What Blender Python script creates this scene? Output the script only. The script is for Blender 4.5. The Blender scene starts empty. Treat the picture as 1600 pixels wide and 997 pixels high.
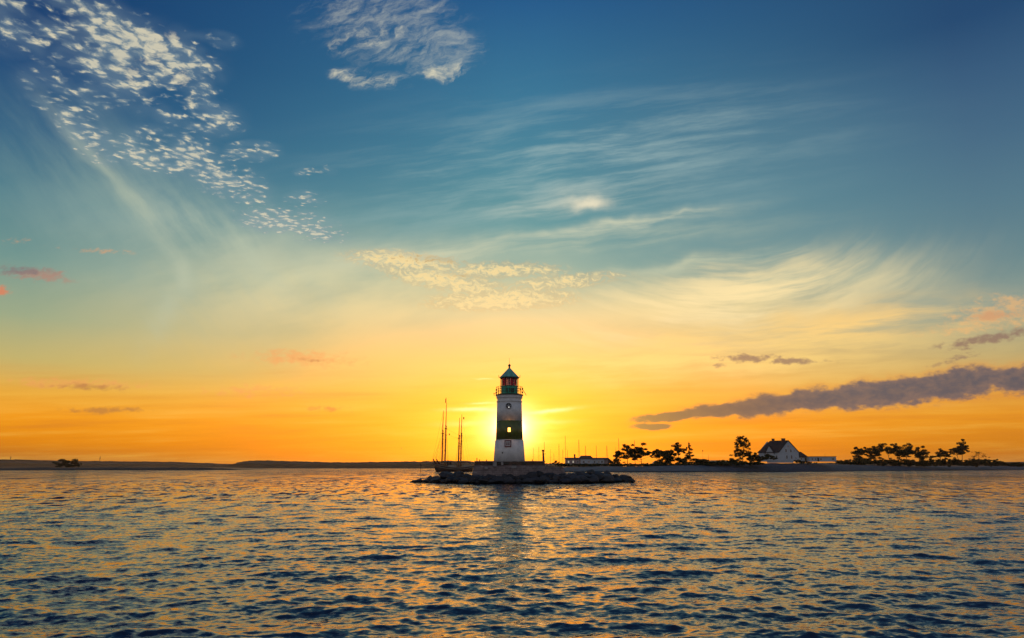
import bpy, bmesh, math, random
import numpy as np
from mathutils import Vector, Matrix, noise as mnoise
R = math.radians
scene = bpy.context.scene
COL = scene.collection

# ------------------------------------------------------------------ camera
CAM_H, PITCH, FPX = 2.1, 12.292, 1067.0          # focal length of a 24 mm lens in photo pixels
cam_d = bpy.data.cameras.new('camera'); cam = bpy.data.objects.new('camera', cam_d); COL.objects.link(cam)
cam_d.sensor_width = 36; cam_d.lens = 24.0; cam_d.clip_start = 0.1; cam_d.clip_end = 20000
cam.location = (0, 0, CAM_H); cam.rotation_euler = (R(90 + PITCH), 0, 0)
scene.camera = cam
CP, SP = math.cos(R(PITCH)), math.sin(R(PITCH))
def ray(x, y):
    u = (x - 800) / FPX; v = (498.5 - y) / FPX
    return u, CP - v * SP, SP + v * CP
def xof(x, Y, y=725):
    d = ray(x, y); return d[0] / d[1] * Y
def zof(y, Y):
    d = ray(800, y); return CAM_H + d[2] / d[1] * Y
def mh(Y): return Y / (FPX * 1.0235)              # metres per photo pixel, across
def mv(Y): return Y / (FPX * 1.0476)

# ------------------------------------------------------------------ render / view
scene.render.engine = 'CYCLES'
scene.view_settings.view_transform = 'Standard'
scene.view_settings.look = 'None'
scene.view_settings.exposure = 0.0
scene.view_settings.gamma = 1.0
scene.view_settings.use_curve_mapping = False
cy = scene.cycles
cy.use_denoising = True
try: cy.denoiser = 'OPENIMAGEDENOISE'
except Exception: pass
cy.max_bounces = 6; cy.diffuse_bounces = 2; cy.glossy_bounces = 3; cy.transmission_bounces = 4; cy.volume_bounces = 0
cy.sample_clamp_direct = 12.0; cy.sample_clamp_indirect = 3.0
cy.use_adaptive_sampling = False

# ------------------------------------------------------------------ sun
SUN_AZ, SUN_EL = math.degrees(math.atan2(ray(795.5, 668)[0], 1.0235)), 3.2
sl = bpy.data.lights.new('sun', 'SUN'); so = bpy.data.objects.new('sun', sl); COL.objects.link(so)
sl.energy = 3.0; sl.color = (1.0, 0.62, 0.28); sl.angle = R(0.53)
sd = Vector((math.sin(R(SUN_AZ)) * math.cos(R(SUN_EL)), math.cos(R(SUN_AZ)) * math.cos(R(SUN_EL)), math.sin(R(SUN_EL))))
so.rotation_euler = sd.to_track_quat('Z', 'Y').to_euler()

# ------------------------------------------------------------------ node expression helper
class G:
    def __init__(s, tree): s.t = tree; s.n = tree.nodes; s.l = tree.links
    def node(s, kind, **kw):
        n = s.n.new(kind)
        for k, v in kw.items(): setattr(n, k, v)
        return n
    def put(s, sock, v):
        if isinstance(v, E): s.l.new(v.s, sock)
        elif v is not None: sock.default_value = v
    def math(s, op, a, b=None, c=None, clamp=False):
        n = s.node('ShaderNodeMath', operation=op); n.use_clamp = clamp
        s.put(n.inputs[0], a); s.put(n.inputs[1], b); s.put(n.inputs[2], c)
        return E(s, n.outputs[0])
    def xyz(s, x, y, z=0.0):
        n = s.node('ShaderNodeCombineXYZ'); s.put(n.inputs[0], x); s.put(n.inputs[1], y); s.put(n.inputs[2], z)
        return E(s, n.outputs[0])
    def sep(s, v):
        n = s.node('ShaderNodeSeparateXYZ'); s.put(n.inputs[0], v); return [E(s, o) for o in n.outputs]
    def noise(s, v, scale=1.0, detail=3.0, rough=0.5, dist=0.0, color=False, dim='3D'):
        n = s.node('ShaderNodeTexNoise', noise_dimensions=dim); s.put(n.inputs['Vector'], v)
        n.inputs['Scale'].default_value = scale; n.inputs['Detail'].default_value = detail
        n.inputs['Roughness'].default_value = rough; n.inputs['Distortion'].default_value = dist
        return E(s, n.outputs['Color' if color else 'Fac'])
    def voro(s, v, scale=1.0, smooth=0.3, dim='2D'):
        n = s.node('ShaderNodeTexVoronoi', voronoi_dimensions=dim, feature='SMOOTH_F1'); s.put(n.inputs['Vector'], v)
        n.inputs['Scale'].default_value = scale; n.inputs['Smoothness'].default_value = smooth
        return E(s, n.outputs['Distance'])
    def ss(s, x, a, b, lo=0.0, hi=1.0, lin=False):
        n = s.node('ShaderNodeMapRange', interpolation_type='LINEAR' if lin else 'SMOOTHSTEP'); n.clamp = True
        s.put(n.inputs[0], x); s.put(n.inputs[1], a); s.put(n.inputs[2], b); s.put(n.inputs[3], lo); s.put(n.inputs[4], hi)
        return E(s, n.outputs[0])
    def mix(s, f, a, b, mode='MIX'):
        n = s.node('ShaderNodeMix', data_type='RGBA', blend_type=mode); n.clamp_factor = True
        s.put(n.inputs[0], f)
        for i, v in ((6, a), (7, b)):
            if isinstance(v, E): s.l.new(v.s, n.inputs[i])
            else: n.inputs[i].default_value = (*v[:3], 1)
        return E(s, n.outputs[2])
    def ramp(s, f, stops):
        n = s.node('ShaderNodeValToRGB'); cr = n.color_ramp; cr.interpolation = 'EASE' if False else 'LINEAR'
        while len(cr.elements) < len(stops): cr.elements.new(0.5)
        for e, (p, c) in zip(cr.elements, sorted(stops)): pass
        for i, (p, c) in enumerate(sorted(stops)):
            cr.elements[i].position = p; cr.elements[i].color = (*c[:3], 1)
        s.put(n.inputs[0], f); return E(s, n.outputs[0])
class E:
    def __init__(s, g, sock): s.g = g; s.s = sock
    def __add__(s, o): return s.g.math('ADD', s, o)
    __radd__ = __add__
    def __sub__(s, o): return s.g.math('SUBTRACT', s, o)
    def __rsub__(s, o): return s.g.math('SUBTRACT', o, s)
    def __mul__(s, o): return s.g.math('MULTIPLY', s, o)
    __rmul__ = __mul__
    def __truediv__(s, o): return s.g.math('DIVIDE', s, o)
    def __rtruediv__(s, o): return s.g.math('DIVIDE', o, s)
    def mx(s, o): return s.g.math('MAXIMUM', s, o)
    def mn(s, o): return s.g.math('MINIMUM', s, o)
    def clamp(s): return s.g.math('ADD', s, 0.0, clamp=True)
def lin(r, g, b):
    return tuple(((c / 255) / 12.92 if c / 255 <= 0.04045 else ((c / 255 + 0.055) / 1.055) ** 2.4) for c in (r, g, b))

# ------------------------------------------------------------------ world: dusk sky with its clouds, all by direction
world = bpy.data.worlds.new('World'); scene.world = world; world.use_nodes = True
def build_world():
    t = world.node_tree; t.nodes.clear(); g = G(t)
    tc = g.node('ShaderNodeTexCoord'); D = E(g, tc.outputs['Generated'])
    dx, dy, dz = g.sep(D)
    el = g.math('ARCSINE', dz) * 57.29578
    el0 = el.mx(0.0)
    dys = dy.mx(0.12)
    U = dx / dys * 1000.0                       # tangent coordinates of the half of the sky that holds the sun, x1000
    V = dz / dys * 1000.0
    def uv(x, y):
        d = ray(x, y); return d[0] / d[1] * 1000, d[2] / d[1] * 1000
    az = g.math('ARCTAN2', dx, dy) * 57.29578
    # clear-sky colours by elevation for three bearings
    def eld(x, y):
        d = ray(x, y); return math.degrees(math.atan2(d[2], math.hypot(d[0], d[1])))
    MAXE = 90.0
    HI = [(62 / 90, lin(28, 58, 100)), (1.0, lin(20, 40, 76))]
    def ramp(xc, stops):
        return g.ramp(el0 / MAXE, [(max(0, eld(xc, y)) / MAXE, lin(*c)) for y, c in stops] + HI)
    ctr = ramp(800, [(731, (250, 148, 4)), (700, (255, 150, 0)), (655, (255, 166, 2)), (610, (255, 186, 54)), (560, (246, 200, 106)),
                     (490, (208, 198, 150)), (420, (130, 166, 154)), (350, (88, 147, 152)), (260, (70, 132, 150)), (150, (52, 115, 147)), (0, (32, 88, 136))])
    lef = ramp(20, [(731, (160, 100, 48)), (712, (184, 110, 30)), (690, (220, 130, 4)), (650, (240, 150, 8)), (610, (230, 166, 52)), (560, (192, 174, 104)),
                    (490, (150, 164, 130)), (400, (106, 144, 138)), (300, (70, 120, 134)), (200, (36, 90, 126)), (100, (14, 68, 116)), (0, (6, 56, 106))])
    rig = ramp(1580, [(731, (172, 108, 52)), (700, (200, 118, 20)), (650, (226, 142, 20)), (600, (216, 158, 62)), (550, (178, 160, 110)),
                      (480, (126, 146, 138)), (400, (98, 130, 136)), (300, (82, 118, 135)), (200, (66, 102, 129)), (100, (52, 88, 122)), (0, (32, 70, 110))])
    back = g.ramp(el0 / 90.0, [(0.0, (0.26, 0.22, 0.21)), (0.12, (0.31, 0.28, 0.28)), (0.3, (0.24, 0.245, 0.27)), (0.7, (0.10, 0.15, 0.25)), (1.0, (0.02, 0.05, 0.12))])
    c = g.mix(g.ss(az, -1.0, -36.0, lin=True), ctr, lef)
    c = g.mix(g.ss(az, 3.0, 36.0, lin=True), c, rig)
    # sun glow
    su, sv = uv(797.5, 667)
    du = (U - su); dv = (V - sv)
    def gauss(rx, ry, a=1.0):
        r2 = du * du / (rx * rx) + dv * dv / (ry * ry)
        return g.math('EXPONENT', r2 * -1.0) * a
    # warp noises
    P = g.xyz(U, V, 0.0)
    w1 = g.noise(P, 0.012, 3, 0.55, color=True); w1x, w1y, _ = g.sep(w1)
    Uw = U + (w1x - 0.5) * 70.0; Vw = V + (w1y - 0.5) * 40.0
    w2 = g.noise(P, 0.06, 4, 0.6, color=True); w2x, w2y, _ = g.sep(w2)
    Uf = Uw + (w2x - 0.5) * 18.0; Vf = Vw + (w2y - 0.5) * 11.0
    Us = U + (w1x - 0.5) * 26.0; Vs = V + (w1y - 0.5) * 12.0
    def ell(x, y, rx, ry, ang=0.0, soft=1.0, uu=None, vv=None, gau=False):
        """soft elliptical region; ang > 0 rises to the right"""
        uu = uu or Uw; vv = vv or Vw
        u0, v0 = uv(x, y); ca, sa = math.cos(R(ang)), math.sin(R(ang))
        a = (uu - u0); b = (vv - v0)
        p = (a * (ca / rx) + b * (sa / rx)); q = (b * (ca / ry) - a * (sa / ry))
        r2 = p * p + q * q
        if gau: return g.math('EXPONENT', r2 * -1.0)
        return g.ss(r2, 1.0 + soft * 0.6, max(0.0, 1.0 - soft), 0.0, 1.0)
    def stretch(ang, sx, sy, off=0.0, uu=None, vv=None):
        uu = uu or Us; vv = vv or Vs
        ca, sa = math.cos(R(ang)), math.sin(R(ang))
        return g.xyz((uu * ca + vv * sa) * sx, (vv * ca - uu * sa) * sy, off)
    # --- low horizontal streaks in the orange part
    st = g.noise(stretch(1.2, 0.0035, 0.060, 3.0, U, V), 1.0, 5, 0.58)
    lowmask = g.ss(V, 190.0, 60.0)
    c = g.mix(g.ss(st, 0.45, 0.8) * lowmask * 0.35, c, lin(255, 206, 90))
    c = g.mix(g.ss(st, 0.52, 0.2) * lowmask * 0.5, c, lin(200, 112, 30))
    # --- cream veil
    vn = g.noise(stretch(12, 0.0045, 0.012, 9.0), 1.0, 5, 0.55)
    veil = ell(560, 455, 330, 95, -4, 1.0, gau=True) * 0.75
    veil = veil.mx(ell(255, 345, 150, 48, -52, 1.0, gau=True) * 0.42)
    veil = veil.mx(ell(1080, 480, 330, 56, 6, 1.0, gau=True) * 0.9)
    veil = veil.mx(ell(850, 525, 480, 62, 0, 1.0, gau=True) * 0.75)
    veil = veil.mx(ell(420, 400, 300, 70, -14, 1.0, gau=True) * 0.55)
    veil = veil * g.ss(vn, 0.28, 0.62, 0.45, 1.15)
    vcol = g.ramp(V / 500.0, [(0.0, lin(255, 178, 60)), (0.30, lin(252, 200, 104)), (0.44, lin(240, 212, 146)), (0.56, lin(222, 212, 164)), (0.75, lin(178, 190, 172)), (1.0, lin(150, 170, 165))])
    edge = 500.0
    c = g.mix((veil * 1.0).clamp(), c, vcol)
    # swirl line on the left
    sn = g.noise(stretch(-48, 0.006, 0.030, 21.0, Us, Vs), 1.0, 6, 0.6)
    kw = dict(gau=True, uu=Us, vv=Vs)
    c = g.mix(ell(190, 330, 260, 110, -38, **kw) * g.ss(sn, 0.30, 0.70, 0.35, 1.0) * 0.42, c, lin(140, 166, 156))
    sw = ell(150, 250, 110, 11, -46, **kw).mx(ell(215, 318, 90, 15, -44, **kw)).mx(ell(262, 372, 50, 15, -56, **kw)).mx(ell(284, 425, 42, 15, -82, **kw)).mx(ell(262, 480, 60, 20, 66, **kw) * 0.7)
    c = g.mix(sw * g.ss(sn, 0.25, 0.65, 0.3, 1.0) * 0.50, c, lin(190, 196, 168))
    c = g.mix(ell(360, 380, 150, 45, -25, **kw) * g.ss(sn, 0.3, 0.7) * 0.45, c, lin(190, 198, 170))
    # --- fine cirrus fibres, centre and right
    f1 = g.noise(stretch(9, 0.0036, 0.030, 1.0), 1.0, 7, 0.62, 0.15)
    f2 = g.noise(stretch(4, 0.005, 0.045, 5.0), 1.0, 7, 0.6, 0.12)
    m = ell(1160, 270, 260, 150, 10, 1.0, gau=True, uu=U, vv=V)
    c = g.mix(m * 0.35, c, lin(104, 142, 152))
    m = ell(900, 250, 300, 85, 8, 1.0, gau=True)
    c = g.mix(m * g.ss(f1, 0.40, 0.74) * 0.68, c, lin(176, 196, 190))
    m = ell(790, 384, 310, 16, 5, 1.0, gau=True)
    c = g.mix(m * g.ss(f1, 0.30, 0.66) * 0.75, c, lin(206, 206, 172))
    m = ell(960, 352, 150, 10, 9, 1.0, gau=True).mx(ell(1040, 340, 90, 6, 12, 1.0, gau=True) * 0.8)
    c = g.mix(m * g.ss(f2, 0.30, 0.62) * 0.8, c, lin(214, 212, 180))
    m = ell(915, 317, 30, 10, 2, 1.0, gau=True, uu=Uf, vv=Vf)
    c = g.mix(m * 0.8, c, lin(248, 232, 196))
    m = ell(895, 318, 110, 24, 8, 1.0, gau=True)
    c = g.mix(m * g.ss(f1, 0.35, 0.65) * 0.55, c, lin(214, 214, 192))
    # swept wisps on the right (curved)
    u0, v0 = uv(1120, 300)
    rr = g.math('SQRT', (Us - u0) * (Us - u0) * 0.32 + (Vs - v0) * (Vs - v0))
    fa = g.noise(g.xyz(rr * 0.042, Us * 0.004, 2.0), 1.0, 7, 0.62, 0.1)
    m = ell(1150, 466, 215, 48, 8, 1.0, gau=True)
    c = g.mix(m * g.ss(fa, 0.36, 0.62) * 0.95, c, lin(252, 226, 166))
    m = ell(1290, 422, 45, 8, -16, 1.0, gau=True, uu=Us, vv=Vs).mx(ell(1308, 442, 12, 24, -10, 1.0, gau=True, uu=Us, vv=Vs) * 0.8)
    c = g.mix(m * g.ss(fa, 0.30, 0.70) * 0.75, c, lin(220, 206, 160))
    m = ell(1080, 412, 130, 9, 6, 1.0, gau=True)
    c = g.mix(m * g.ss(f2, 0.36, 0.66) * 0.55, c, lin(205, 205, 170))
    m = ell(1330, 505, 190, 26, 6, 1.0, gau=True)
    c = g.mix(m * g.ss(f2, 0.34, 0.62) * 0.85, c, lin(255, 208, 124))
    m = ell(1080, 560, 330, 34, 3, 1.0, gau=True)
    c = g.mix(m * g.ss(f2, 0.34, 0.62) * 0.75, c, lin(255, 216, 124))
    # --- mackerel clouds: cells laid out on a level sheet overhead
    dzs = dz.mx(0.03)
    cx_, cy_ = dx / dzs, dy / dzs
    CP3 = g.xyz(cx_, cy_, 0.0)
    cw = g.noise(CP3, 7.0, 4, 0.6, color=True, dim='2D'); cwx, cwy, _ = g.sep(cw)
    CPw = g.xyz(cx_ + (cwx - 0.5) * 0.07, cy_ + (cwy - 0.5) * 0.07, 0.0)
    cells = g.voro(CPw, 28.0, 0.4)
    cf = g.noise(CPw, 24.0, 5, 0.56, dim='2D')
    big = g.noise(CP3, 5.0, 3, 0.55, dim='2D')
    m = None
    for a in ((90, 40, 170, 62, -6, .95), (200, 95, 110, 75, -25, 1), (262, 110, 70, 80, -30, 1), (118, 170, 34, 85, 28, 1), (150, 222, 55, 26, -48, .9), (262, 235, 85, 42, -8, 1.12), (345, 275, 85, 34, -22, 1),
              (385, 305, 60, 24, -30, .9), (455, 350, 100, 26, -12, 1.05), (395, 236, 46, 18, 0, .9), (492, 268, 34, 13, 0, .95), (478, 312, 34, 15, 0, .8), (300, 170, 90, 40, -20, 1), (325, 62, 50, 20, -10, .75),
              (65, 150, 60, 22, -42, .7), (300, 120, 60, 60, 0, .8), (120, 130, 100, 60, 0, .55)):
        e = ell(*a[:5], soft=1.0, uu=Us, vv=Vs) * a[5]
        m = e if m is None else m.mx(e)
    dens = m * 0.62 + (big - 0.5) * 1.5 - cells * 1.15 + (cf - 0.5) * 1.6 + 0.04 - g.ss(m, 0.30, 0.0) * 0.6
    fine = g.noise(CPw, 75.0, 3, 0.6, dim='2D')
    dens = dens + (fine - 0.5) * 0.55
    alpha = g.ss(dens, -0.14, 0.66) * g.ss(m, 0.05, 0.38)
    core = g.ss(dens + (fine - 0.5) * 0.5, 0.12, 0.75)
    acol = g.mix(core, lin(136, 152, 156), lin(236, 222, 184))
    c = g.mix(alpha * 0.86, c, acol)
    c = g.mix(m * g.ss(big, 0.30, 0.60) * 0.34, c, lin(132, 154, 164))
    for a in ((238, 92, 20, 16, 10), (207, 122, 17, 18, 60), (270, 58, 14, 9, 0), (292, 120, 13, 16, 0)):
        mm = ell(*a, uu=Uf, vv=Vf, gau=True)
        c = g.mix(g.ss(mm + (cf - 0.5) * 2.2 + (fine - 0.5) * 1.2, 0.15, 1.1) * g.ss(mm, 0.05, 0.5) * 0.66, c, lin(210, 202, 176))
    # --- streaked cloud top centre
    h1 = g.noise(stretch(17, 0.014, 0.040, 7.0, Uf, Vf), 1.0, 7, 0.66)
    h2 = g.noise(stretch(50, 0.035, 0.075, 2.0, Uf, Vf), 1.0, 5, 0.6)
    m = ell(605, 40, 150, 80, -8).mx(ell(690, 85, 75, 50, 20)).mx(ell(575, 122, 80, 24, -6)).mx(ell(560, 5, 110, 40, 0))
    c = g.mix(g.ss(m * 0.42 + (h1 - 0.5) * 1.8 + (h2 - 0.5) * 0.7, 0.08, 1.10) * g.ss(m, 0.0, 1.0) * 0.70, c, lin(200, 200, 184))
    m = ell(570, 124, 70, 15, -8, uu=Uf, vv=Vf).mx(ell(692, 112, 38, 16, 14, uu=Uf, vv=Vf)).mx(ell(560, 60, 80, 18, 14, uu=Uf, vv=Vf) * 0.7)
    c = g.mix(g.ss(m * 0.42 + (h1 - 0.5) * 1.5 + (h2 - 0.5) * 1.1, 0.14, 0.95) * g.ss(m, 0.0, 0.6) * 0.8, c, lin(232, 222, 188))
    # --- golden patch left of centre
    CG = g.xyz(cx_ + (cwx - 0.5) * 0.3, cy_ + (cwy - 0.5) * 0.3, 3.0)
    gf = g.noise(stretch(-6, 0.085, 0.17, 4.0, Uf, Vf), 1.0, 6, 0.64)
    gv = dict(gau=True, uu=Us, vv=Vs)
    m = ell(635, 408, 85, 15, -5, **gv).mx(ell(700, 438, 95, 15, -10, **gv) * 0.95).mx(ell(785, 468, 105, 15, 2, **gv)).mx(ell(880, 440, 90, 12, 6, **gv) * 0.75).mx(ell(780, 422, 90, 12, 0, **gv) * 0.9)
    gk = g.ss(m, 0.08, 0.4)
    gd = m * 0.50 + (gf - 0.5) * 1.7 + 0.57
    c = g.mix(g.ss(gd, 0.72, 1.10) * gk * 0.80, c, lin(250, 218, 150))
    c = g.mix(g.ss(gd, 0.92, 0.78) * g.ss(gd, 0.60, 0.74) * gk * 0.18, c, lin(226, 160, 78))
    mt = ell(668, 403, 90, 10, -4, **gv).mx(ell(720, 430, 70, 8, -4, **gv) * 0.8)
    c = g.mix(g.ss(mt * 0.5 + (gf - 0.5) * 1.7 + 0.5, 0.84, 1.2) * 0.7, c, lin(168, 142, 104))
    # --- long slate cloud low on the right and its fragments
    dk = g.noise(stretch(4, 0.030, 0.055, 11.0, U, V), 1.0, 6, 0.56)
    dk2 = g.noise(stretch(6, 0.010, 0.030, 14.0, U, V), 1.0, 3, 0.5)
    dk3 = g.noise(stretch(3, 0.075, 0.13, 17.0, U, V), 1.0, 5, 0.6)
    m = None
    for a in ((1590, 592, 95, 19, 0), (1500, 600, 85, 20, 5), (1400, 611, 85, 19, 5), (1300, 622, 85, 16.5, 5), (1200, 633, 70, 14, 6), (1120, 643, 60, 10, 6), (1055, 651, 48, 6, 4), (1022, 666, 26, 4.5, 2), (1690, 590, 80, 20, -4)):
        e = ell(*a, uu=Us, vv=Vs, gau=True); m = e if m is None else m.mx(e)
    dd = m + (dk - 0.5) * 1.1 + (dk2 - 0.5) * 0.8 + (dk3 - 0.5) * 0.35
    alpha = g.ss(dd, 0.20, 0.54) * g.ss(m, 0.06, 0.2)
    edge_ = g.ss(dd, 0.95, 0.35)
    dcol = g.mix(g.ss(dk * 0.45 + dk3 * 0.55, 0.38, 0.62), lin(98, 86, 92), lin(66, 72, 92))
    dcol = g.mix(edge_ * 0.4, dcol, lin(140, 108, 98))
    dcol = g.mix(g.ss(U, 520.0, 180.0) * 0.6, dcol, lin(140, 92, 54))
    c = g.mix(g.ss(dd, -0.1, 0.35) * g.ss(m, 0.0, 0.2) * 0.35, c, lin(224, 142, 60))
    alpha_bank = alpha
    c = g.mix(alpha * 0.92, c, dcol)
    def scrap(regions, col, lo, hi, op, k=0.62):
        nonlocal c
        m = None
        for (a, wgt) in regions:
            e = ell(*a, uu=Us, vv=Vs, gau=True)
            if wgt != 1: e = e * wgt
            m = e if m is None else m.mx(e)
        c = g.mix(g.ss(m * 1.1 + (dk - 0.5) * 1.4 + (dk3 - 0.5) * 2.2 + (dk2 - 0.5), 0.20, 1.15) * g.ss(m, 0.04, 0.25) * op, c, col)
    scrap([((1172, 558, 48, 6.5, 3), 1), ((1238, 563, 48, 5.5, -2), 1), ((1122, 571, 14, 4, 0), .9), ((1550, 528, 80, 8, 11), 1), ((1495, 561, 50, 5, 14), .7)], lin(140, 106, 92), 0.72, 1.0, 0.8)
    scrap([((1550, 492, 70, 18, 8), 1), ((1590, 474, 45, 14, 0), 1), ((1500, 515, 60, 8, 6), .7)], lin(240, 182, 112), 0.66, 1.05, 0.6)
    scrap([((1555, 492, 40, 8, 8), 1)], lin(206, 144, 102), 0.76, 1.05, 0.6)
    scrap([((55, 429, 56, 10, -8), 1)], lin(176, 130, 112), 0.68, 1.0, 0.8)
    scrap([((30, 423, 42, 8, -4), 1)], lin(112, 106, 112), 0.74, 1.0, 0.6)
    scrap([((0, 455, 16, 7, 0), 1)], lin(222, 122, 80), 0.6, 0.9, 0.8)
    scrap([((475, 560, 75, 13, -3), 1), ((150, 390, 60, 5, -4), .5), ((25, 377, 24, 6, 0), .5), ((110, 600, 100, 9, -2), .85), ((380, 612, 90, 10, 0), .6)], lin(238, 158, 88), 0.66, 1.1, 0.6)
    scrap([((135, 606, 55, 6, -4), .9), ((166, 642, 55, 4.5, 0), 1), ((515, 638, 36, 6, -6), .7), ((490, 563, 30, 4, -4), .8)], lin(166, 108, 60), 0.72, 1.0, 0.6)
    # --- glow round the sun, with bright thin bars
    bars = g.noise(stretch(1, 0.014, 0.10, 8.0), 1.0, 4, 0.55)
    c = g.mix(gauss(190, 60) * 0.50, c, lin(255, 200, 20))
    c = g.mix(gauss(85, 42) * g.ss(bars, 0.25, 0.62, 0.45, 1.0), c, (1.0, 0.70, 0.03))
    c = g.mix(gauss(44, 29) * g.ss(bars, 0.3, 0.6, 0.55, 1.0), c, (1.15, 0.98, 0.25))
    c = g.mix((gauss(27, 24) * 1.05).clamp(), c, (1.9, 1.7, 1.0))
    c = g.mix(gauss(11, 10), c, (40.0, 26.0, 9.0))
    sR = g.node('ShaderNodeSeparateColor'); g.l.new(c.s, sR.inputs[0]); cR = g.node('ShaderNodeCombineColor')
    gn = gauss(270, 105) * g.ss(dy, 0.0, 0.3) * (1.0 - alpha_bank)                # the low sky by the sun is brighter than white can show
    g.l.new((E(g, sR.outputs[0]) * (gn * 1.05 + 1.0)).s, cR.inputs[0]); g.l.new((E(g, sR.outputs[1]) * (gn * 0.22 + 1.0)).s, cR.inputs[1]); g.l.new(sR.outputs[2], cR.inputs[2]); c = E(g, cR.outputs[0])
    Ub = U + (w2x - 0.5) * 14.0; Vb = V + (w1y - 0.5) * 9.0 + (w2y - 0.5) * 4.0
    bb = dict(gau=True, uu=Ub, vv=Vb)
    mb = ell(742, 641, 36, 2.6, 0, **bb).mx(ell(858, 643, 34, 2.6, 6, **bb)).mx(ell(757, 592, 13, 1.1, 0, **bb) * 0.5).mx(ell(752, 631, 18, 1.6, 1, **bb) * 0.6).mx(ell(850, 660, 40, 3, 1, **bb) * 0.3).mx(ell(735, 662, 45, 4, 1, **bb) * 0.3)
    c = g.mix(mb * 0.8, c, (1.25, 1.1, 0.45))
    # --- the half of the sky behind the camera, and below the horizon
    c = g.mix(g.ss(dy, 0.45, -0.15), c, back)
    sky = g.node('ShaderNodeTexSky', sky_type='NISHITA'); sky.sun_disc = False
    sky.sun_elevation = R(SUN_EL); sky.sun_rotation = R(SUN_AZ); sky.altitude = 0; sky.air_density = 1.0; sky.dust_density = 1.5; sky.ozone_density = 2.0
    b1 = g.node('ShaderNodeBackground'); b1.inputs['Strength'].default_value = 1.0; g.l.new(c.s, b1.inputs['Color'])
    b2 = g.node('ShaderNodeBackground'); b2.inputs['Strength'].default_value = SKY_STR; g.l.new(sky.outputs[0], b2.inputs['Color'])
    ad = g.node('ShaderNodeAddShader'); g.l.new(b1.outputs[0], ad.inputs[0]); g.l.new(b2.outputs[0], ad.inputs[1])
    out = g.node('ShaderNodeOutputWorld'); g.l.new(ad.outputs[0], out.inputs[0])
SKY_STR = 0.009
HAZE = 3.2e-5
build_world()
world.cycles.sampling_method = 'MANUAL'; world.cycles.sample_map_resolution = 1024

# ------------------------------------------------------------------ materials
def mat(name, color, rough=0.7, var=0.0, vscale=2.0, bump=0.0, bscale=8.0, metallic=0.0, col2=None, spec=0.5, emit=None, estr=0.0):
    m = bpy.data.materials.new(name); m.use_nodes = True; g = G(m.node_tree)
    b = m.node_tree.nodes['Principled BSDF']
    b.inputs['Roughness'].default_value = rough; b.inputs['Metallic'].default_value = metallic
    b.inputs['Specular IOR Level'].default_value = spec
    tc = g.node('ShaderNodeTexCoord'); P = E(g, tc.outputs['Object'])
    n = g.noise(P, vscale, 4, 0.6)
    c2 = col2 or tuple(x * (1 - var) for x in color)
    g.l.new(g.mix(g.ss(n, 0.35, 0.65), color, c2).s, b.inputs['Base Color'])
    if bump:
        bn = g.node('ShaderNodeBump'); bn.inputs['Strength'].default_value = bump; bn.inputs['Distance'].default_value = 0.05
        g.l.new(g.noise(P, bscale, 5, 0.6).s, bn.inputs['Height']); g.l.new(bn.outputs[0], b.inputs['Normal'])
    if emit:
        b.inputs['Emission Color'].default_value = (*emit, 1); b.inputs['Emission Strength'].default_value = estr
    return m
M = {}
M['white'] = mat('white_paint', (0.80, 0.79, 0.77), 0.40, 0.16, 1.6, 0.25, 6)
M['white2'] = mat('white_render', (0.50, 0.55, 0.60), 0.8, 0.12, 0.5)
M['green'] = mat('green_paint', (0.15, 0.17, 0.035), 0.36, 0.3, 1.2, 0.1, 5)
M['lgreen'] = mat('lantern_green_paint', (0.05, 0.50, 0.30), 0.45, 0.35, 2.0)
M['copper'] = mat('verdigris_copper', (0.20, 0.52, 0.42), 0.55, 0.35, 2.0)
M['iron'] = mat('dark_iron', (0.05, 0.045, 0.035), 0.55, 0.3, 3.0)
M['rail'] = mat('railing_paint', (0.10, 0.10, 0.06), 0.5, 0.3, 3.0)
M['redframe'] = mat('red_frame_paint', (0.22, 0.045, 0.05), 0.5, 0.3, 4.0)
M['dkglass'] = mat('dark_window_glass', (0.03, 0.035, 0.045), 0.08, 0.0)
M['roof'] = mat('dark_roof_tiles', (0.045, 0.035, 0.035), 0.75, 0.35, 1.2)
M['roofb'] = mat('brown_roof', (0.13, 0.07, 0.04), 0.75, 0.35, 1.2)
M['brickred'] = mat('chimney_brick', (0.20, 0.08, 0.05), 0.85, 0.3, 3.0)
M['bark'] = mat('pine_bark', (0.07, 0.045, 0.03), 0.9, 0.4, 2.0)
M['needle'] = mat('pine_needles', (0.040, 0.055, 0.022), 0.8, 0.45, 0.4, spec=0.2)
M['leafy'] = mat('shrub_leaves', (0.050, 0.062, 0.025), 0.8, 0.45, 0.5, spec=0.2)
M['hull'] = mat('dark_hull_paint', (0.06, 0.035, 0.03), 0.45, 0.3, 0.6)
M['hullw'] = mat('cream_trim_paint', (0.36, 0.31, 0.24), 0.5, 0.15, 1.0)
M['spar'] = mat('varnished_spar', (0.16, 0.06, 0.025), 0.4, 0.3, 1.0)
M['rope'] = mat('tarred_rope', (0.05, 0.035, 0.025), 0.8)
M['canvas'] = mat('furled_canvas', (0.42, 0.36, 0.28), 0.9, 0.2, 1.5)
M['alu'] = mat('aluminium_mast', (0.11, 0.09, 0.08), 0.6, 0.1, 1.0, metallic=0.3)
M['fabric'] = mat('flag_cloth', (0.12, 0.03, 0.03), 0.9)
M['feather'] = mat('gull_feathers', (0.20, 0.20, 0.21), 0.9)
M['sand'] = mat('tan_canvas', (0.38, 0.27, 0.15), 0.9, 0.2)

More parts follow.
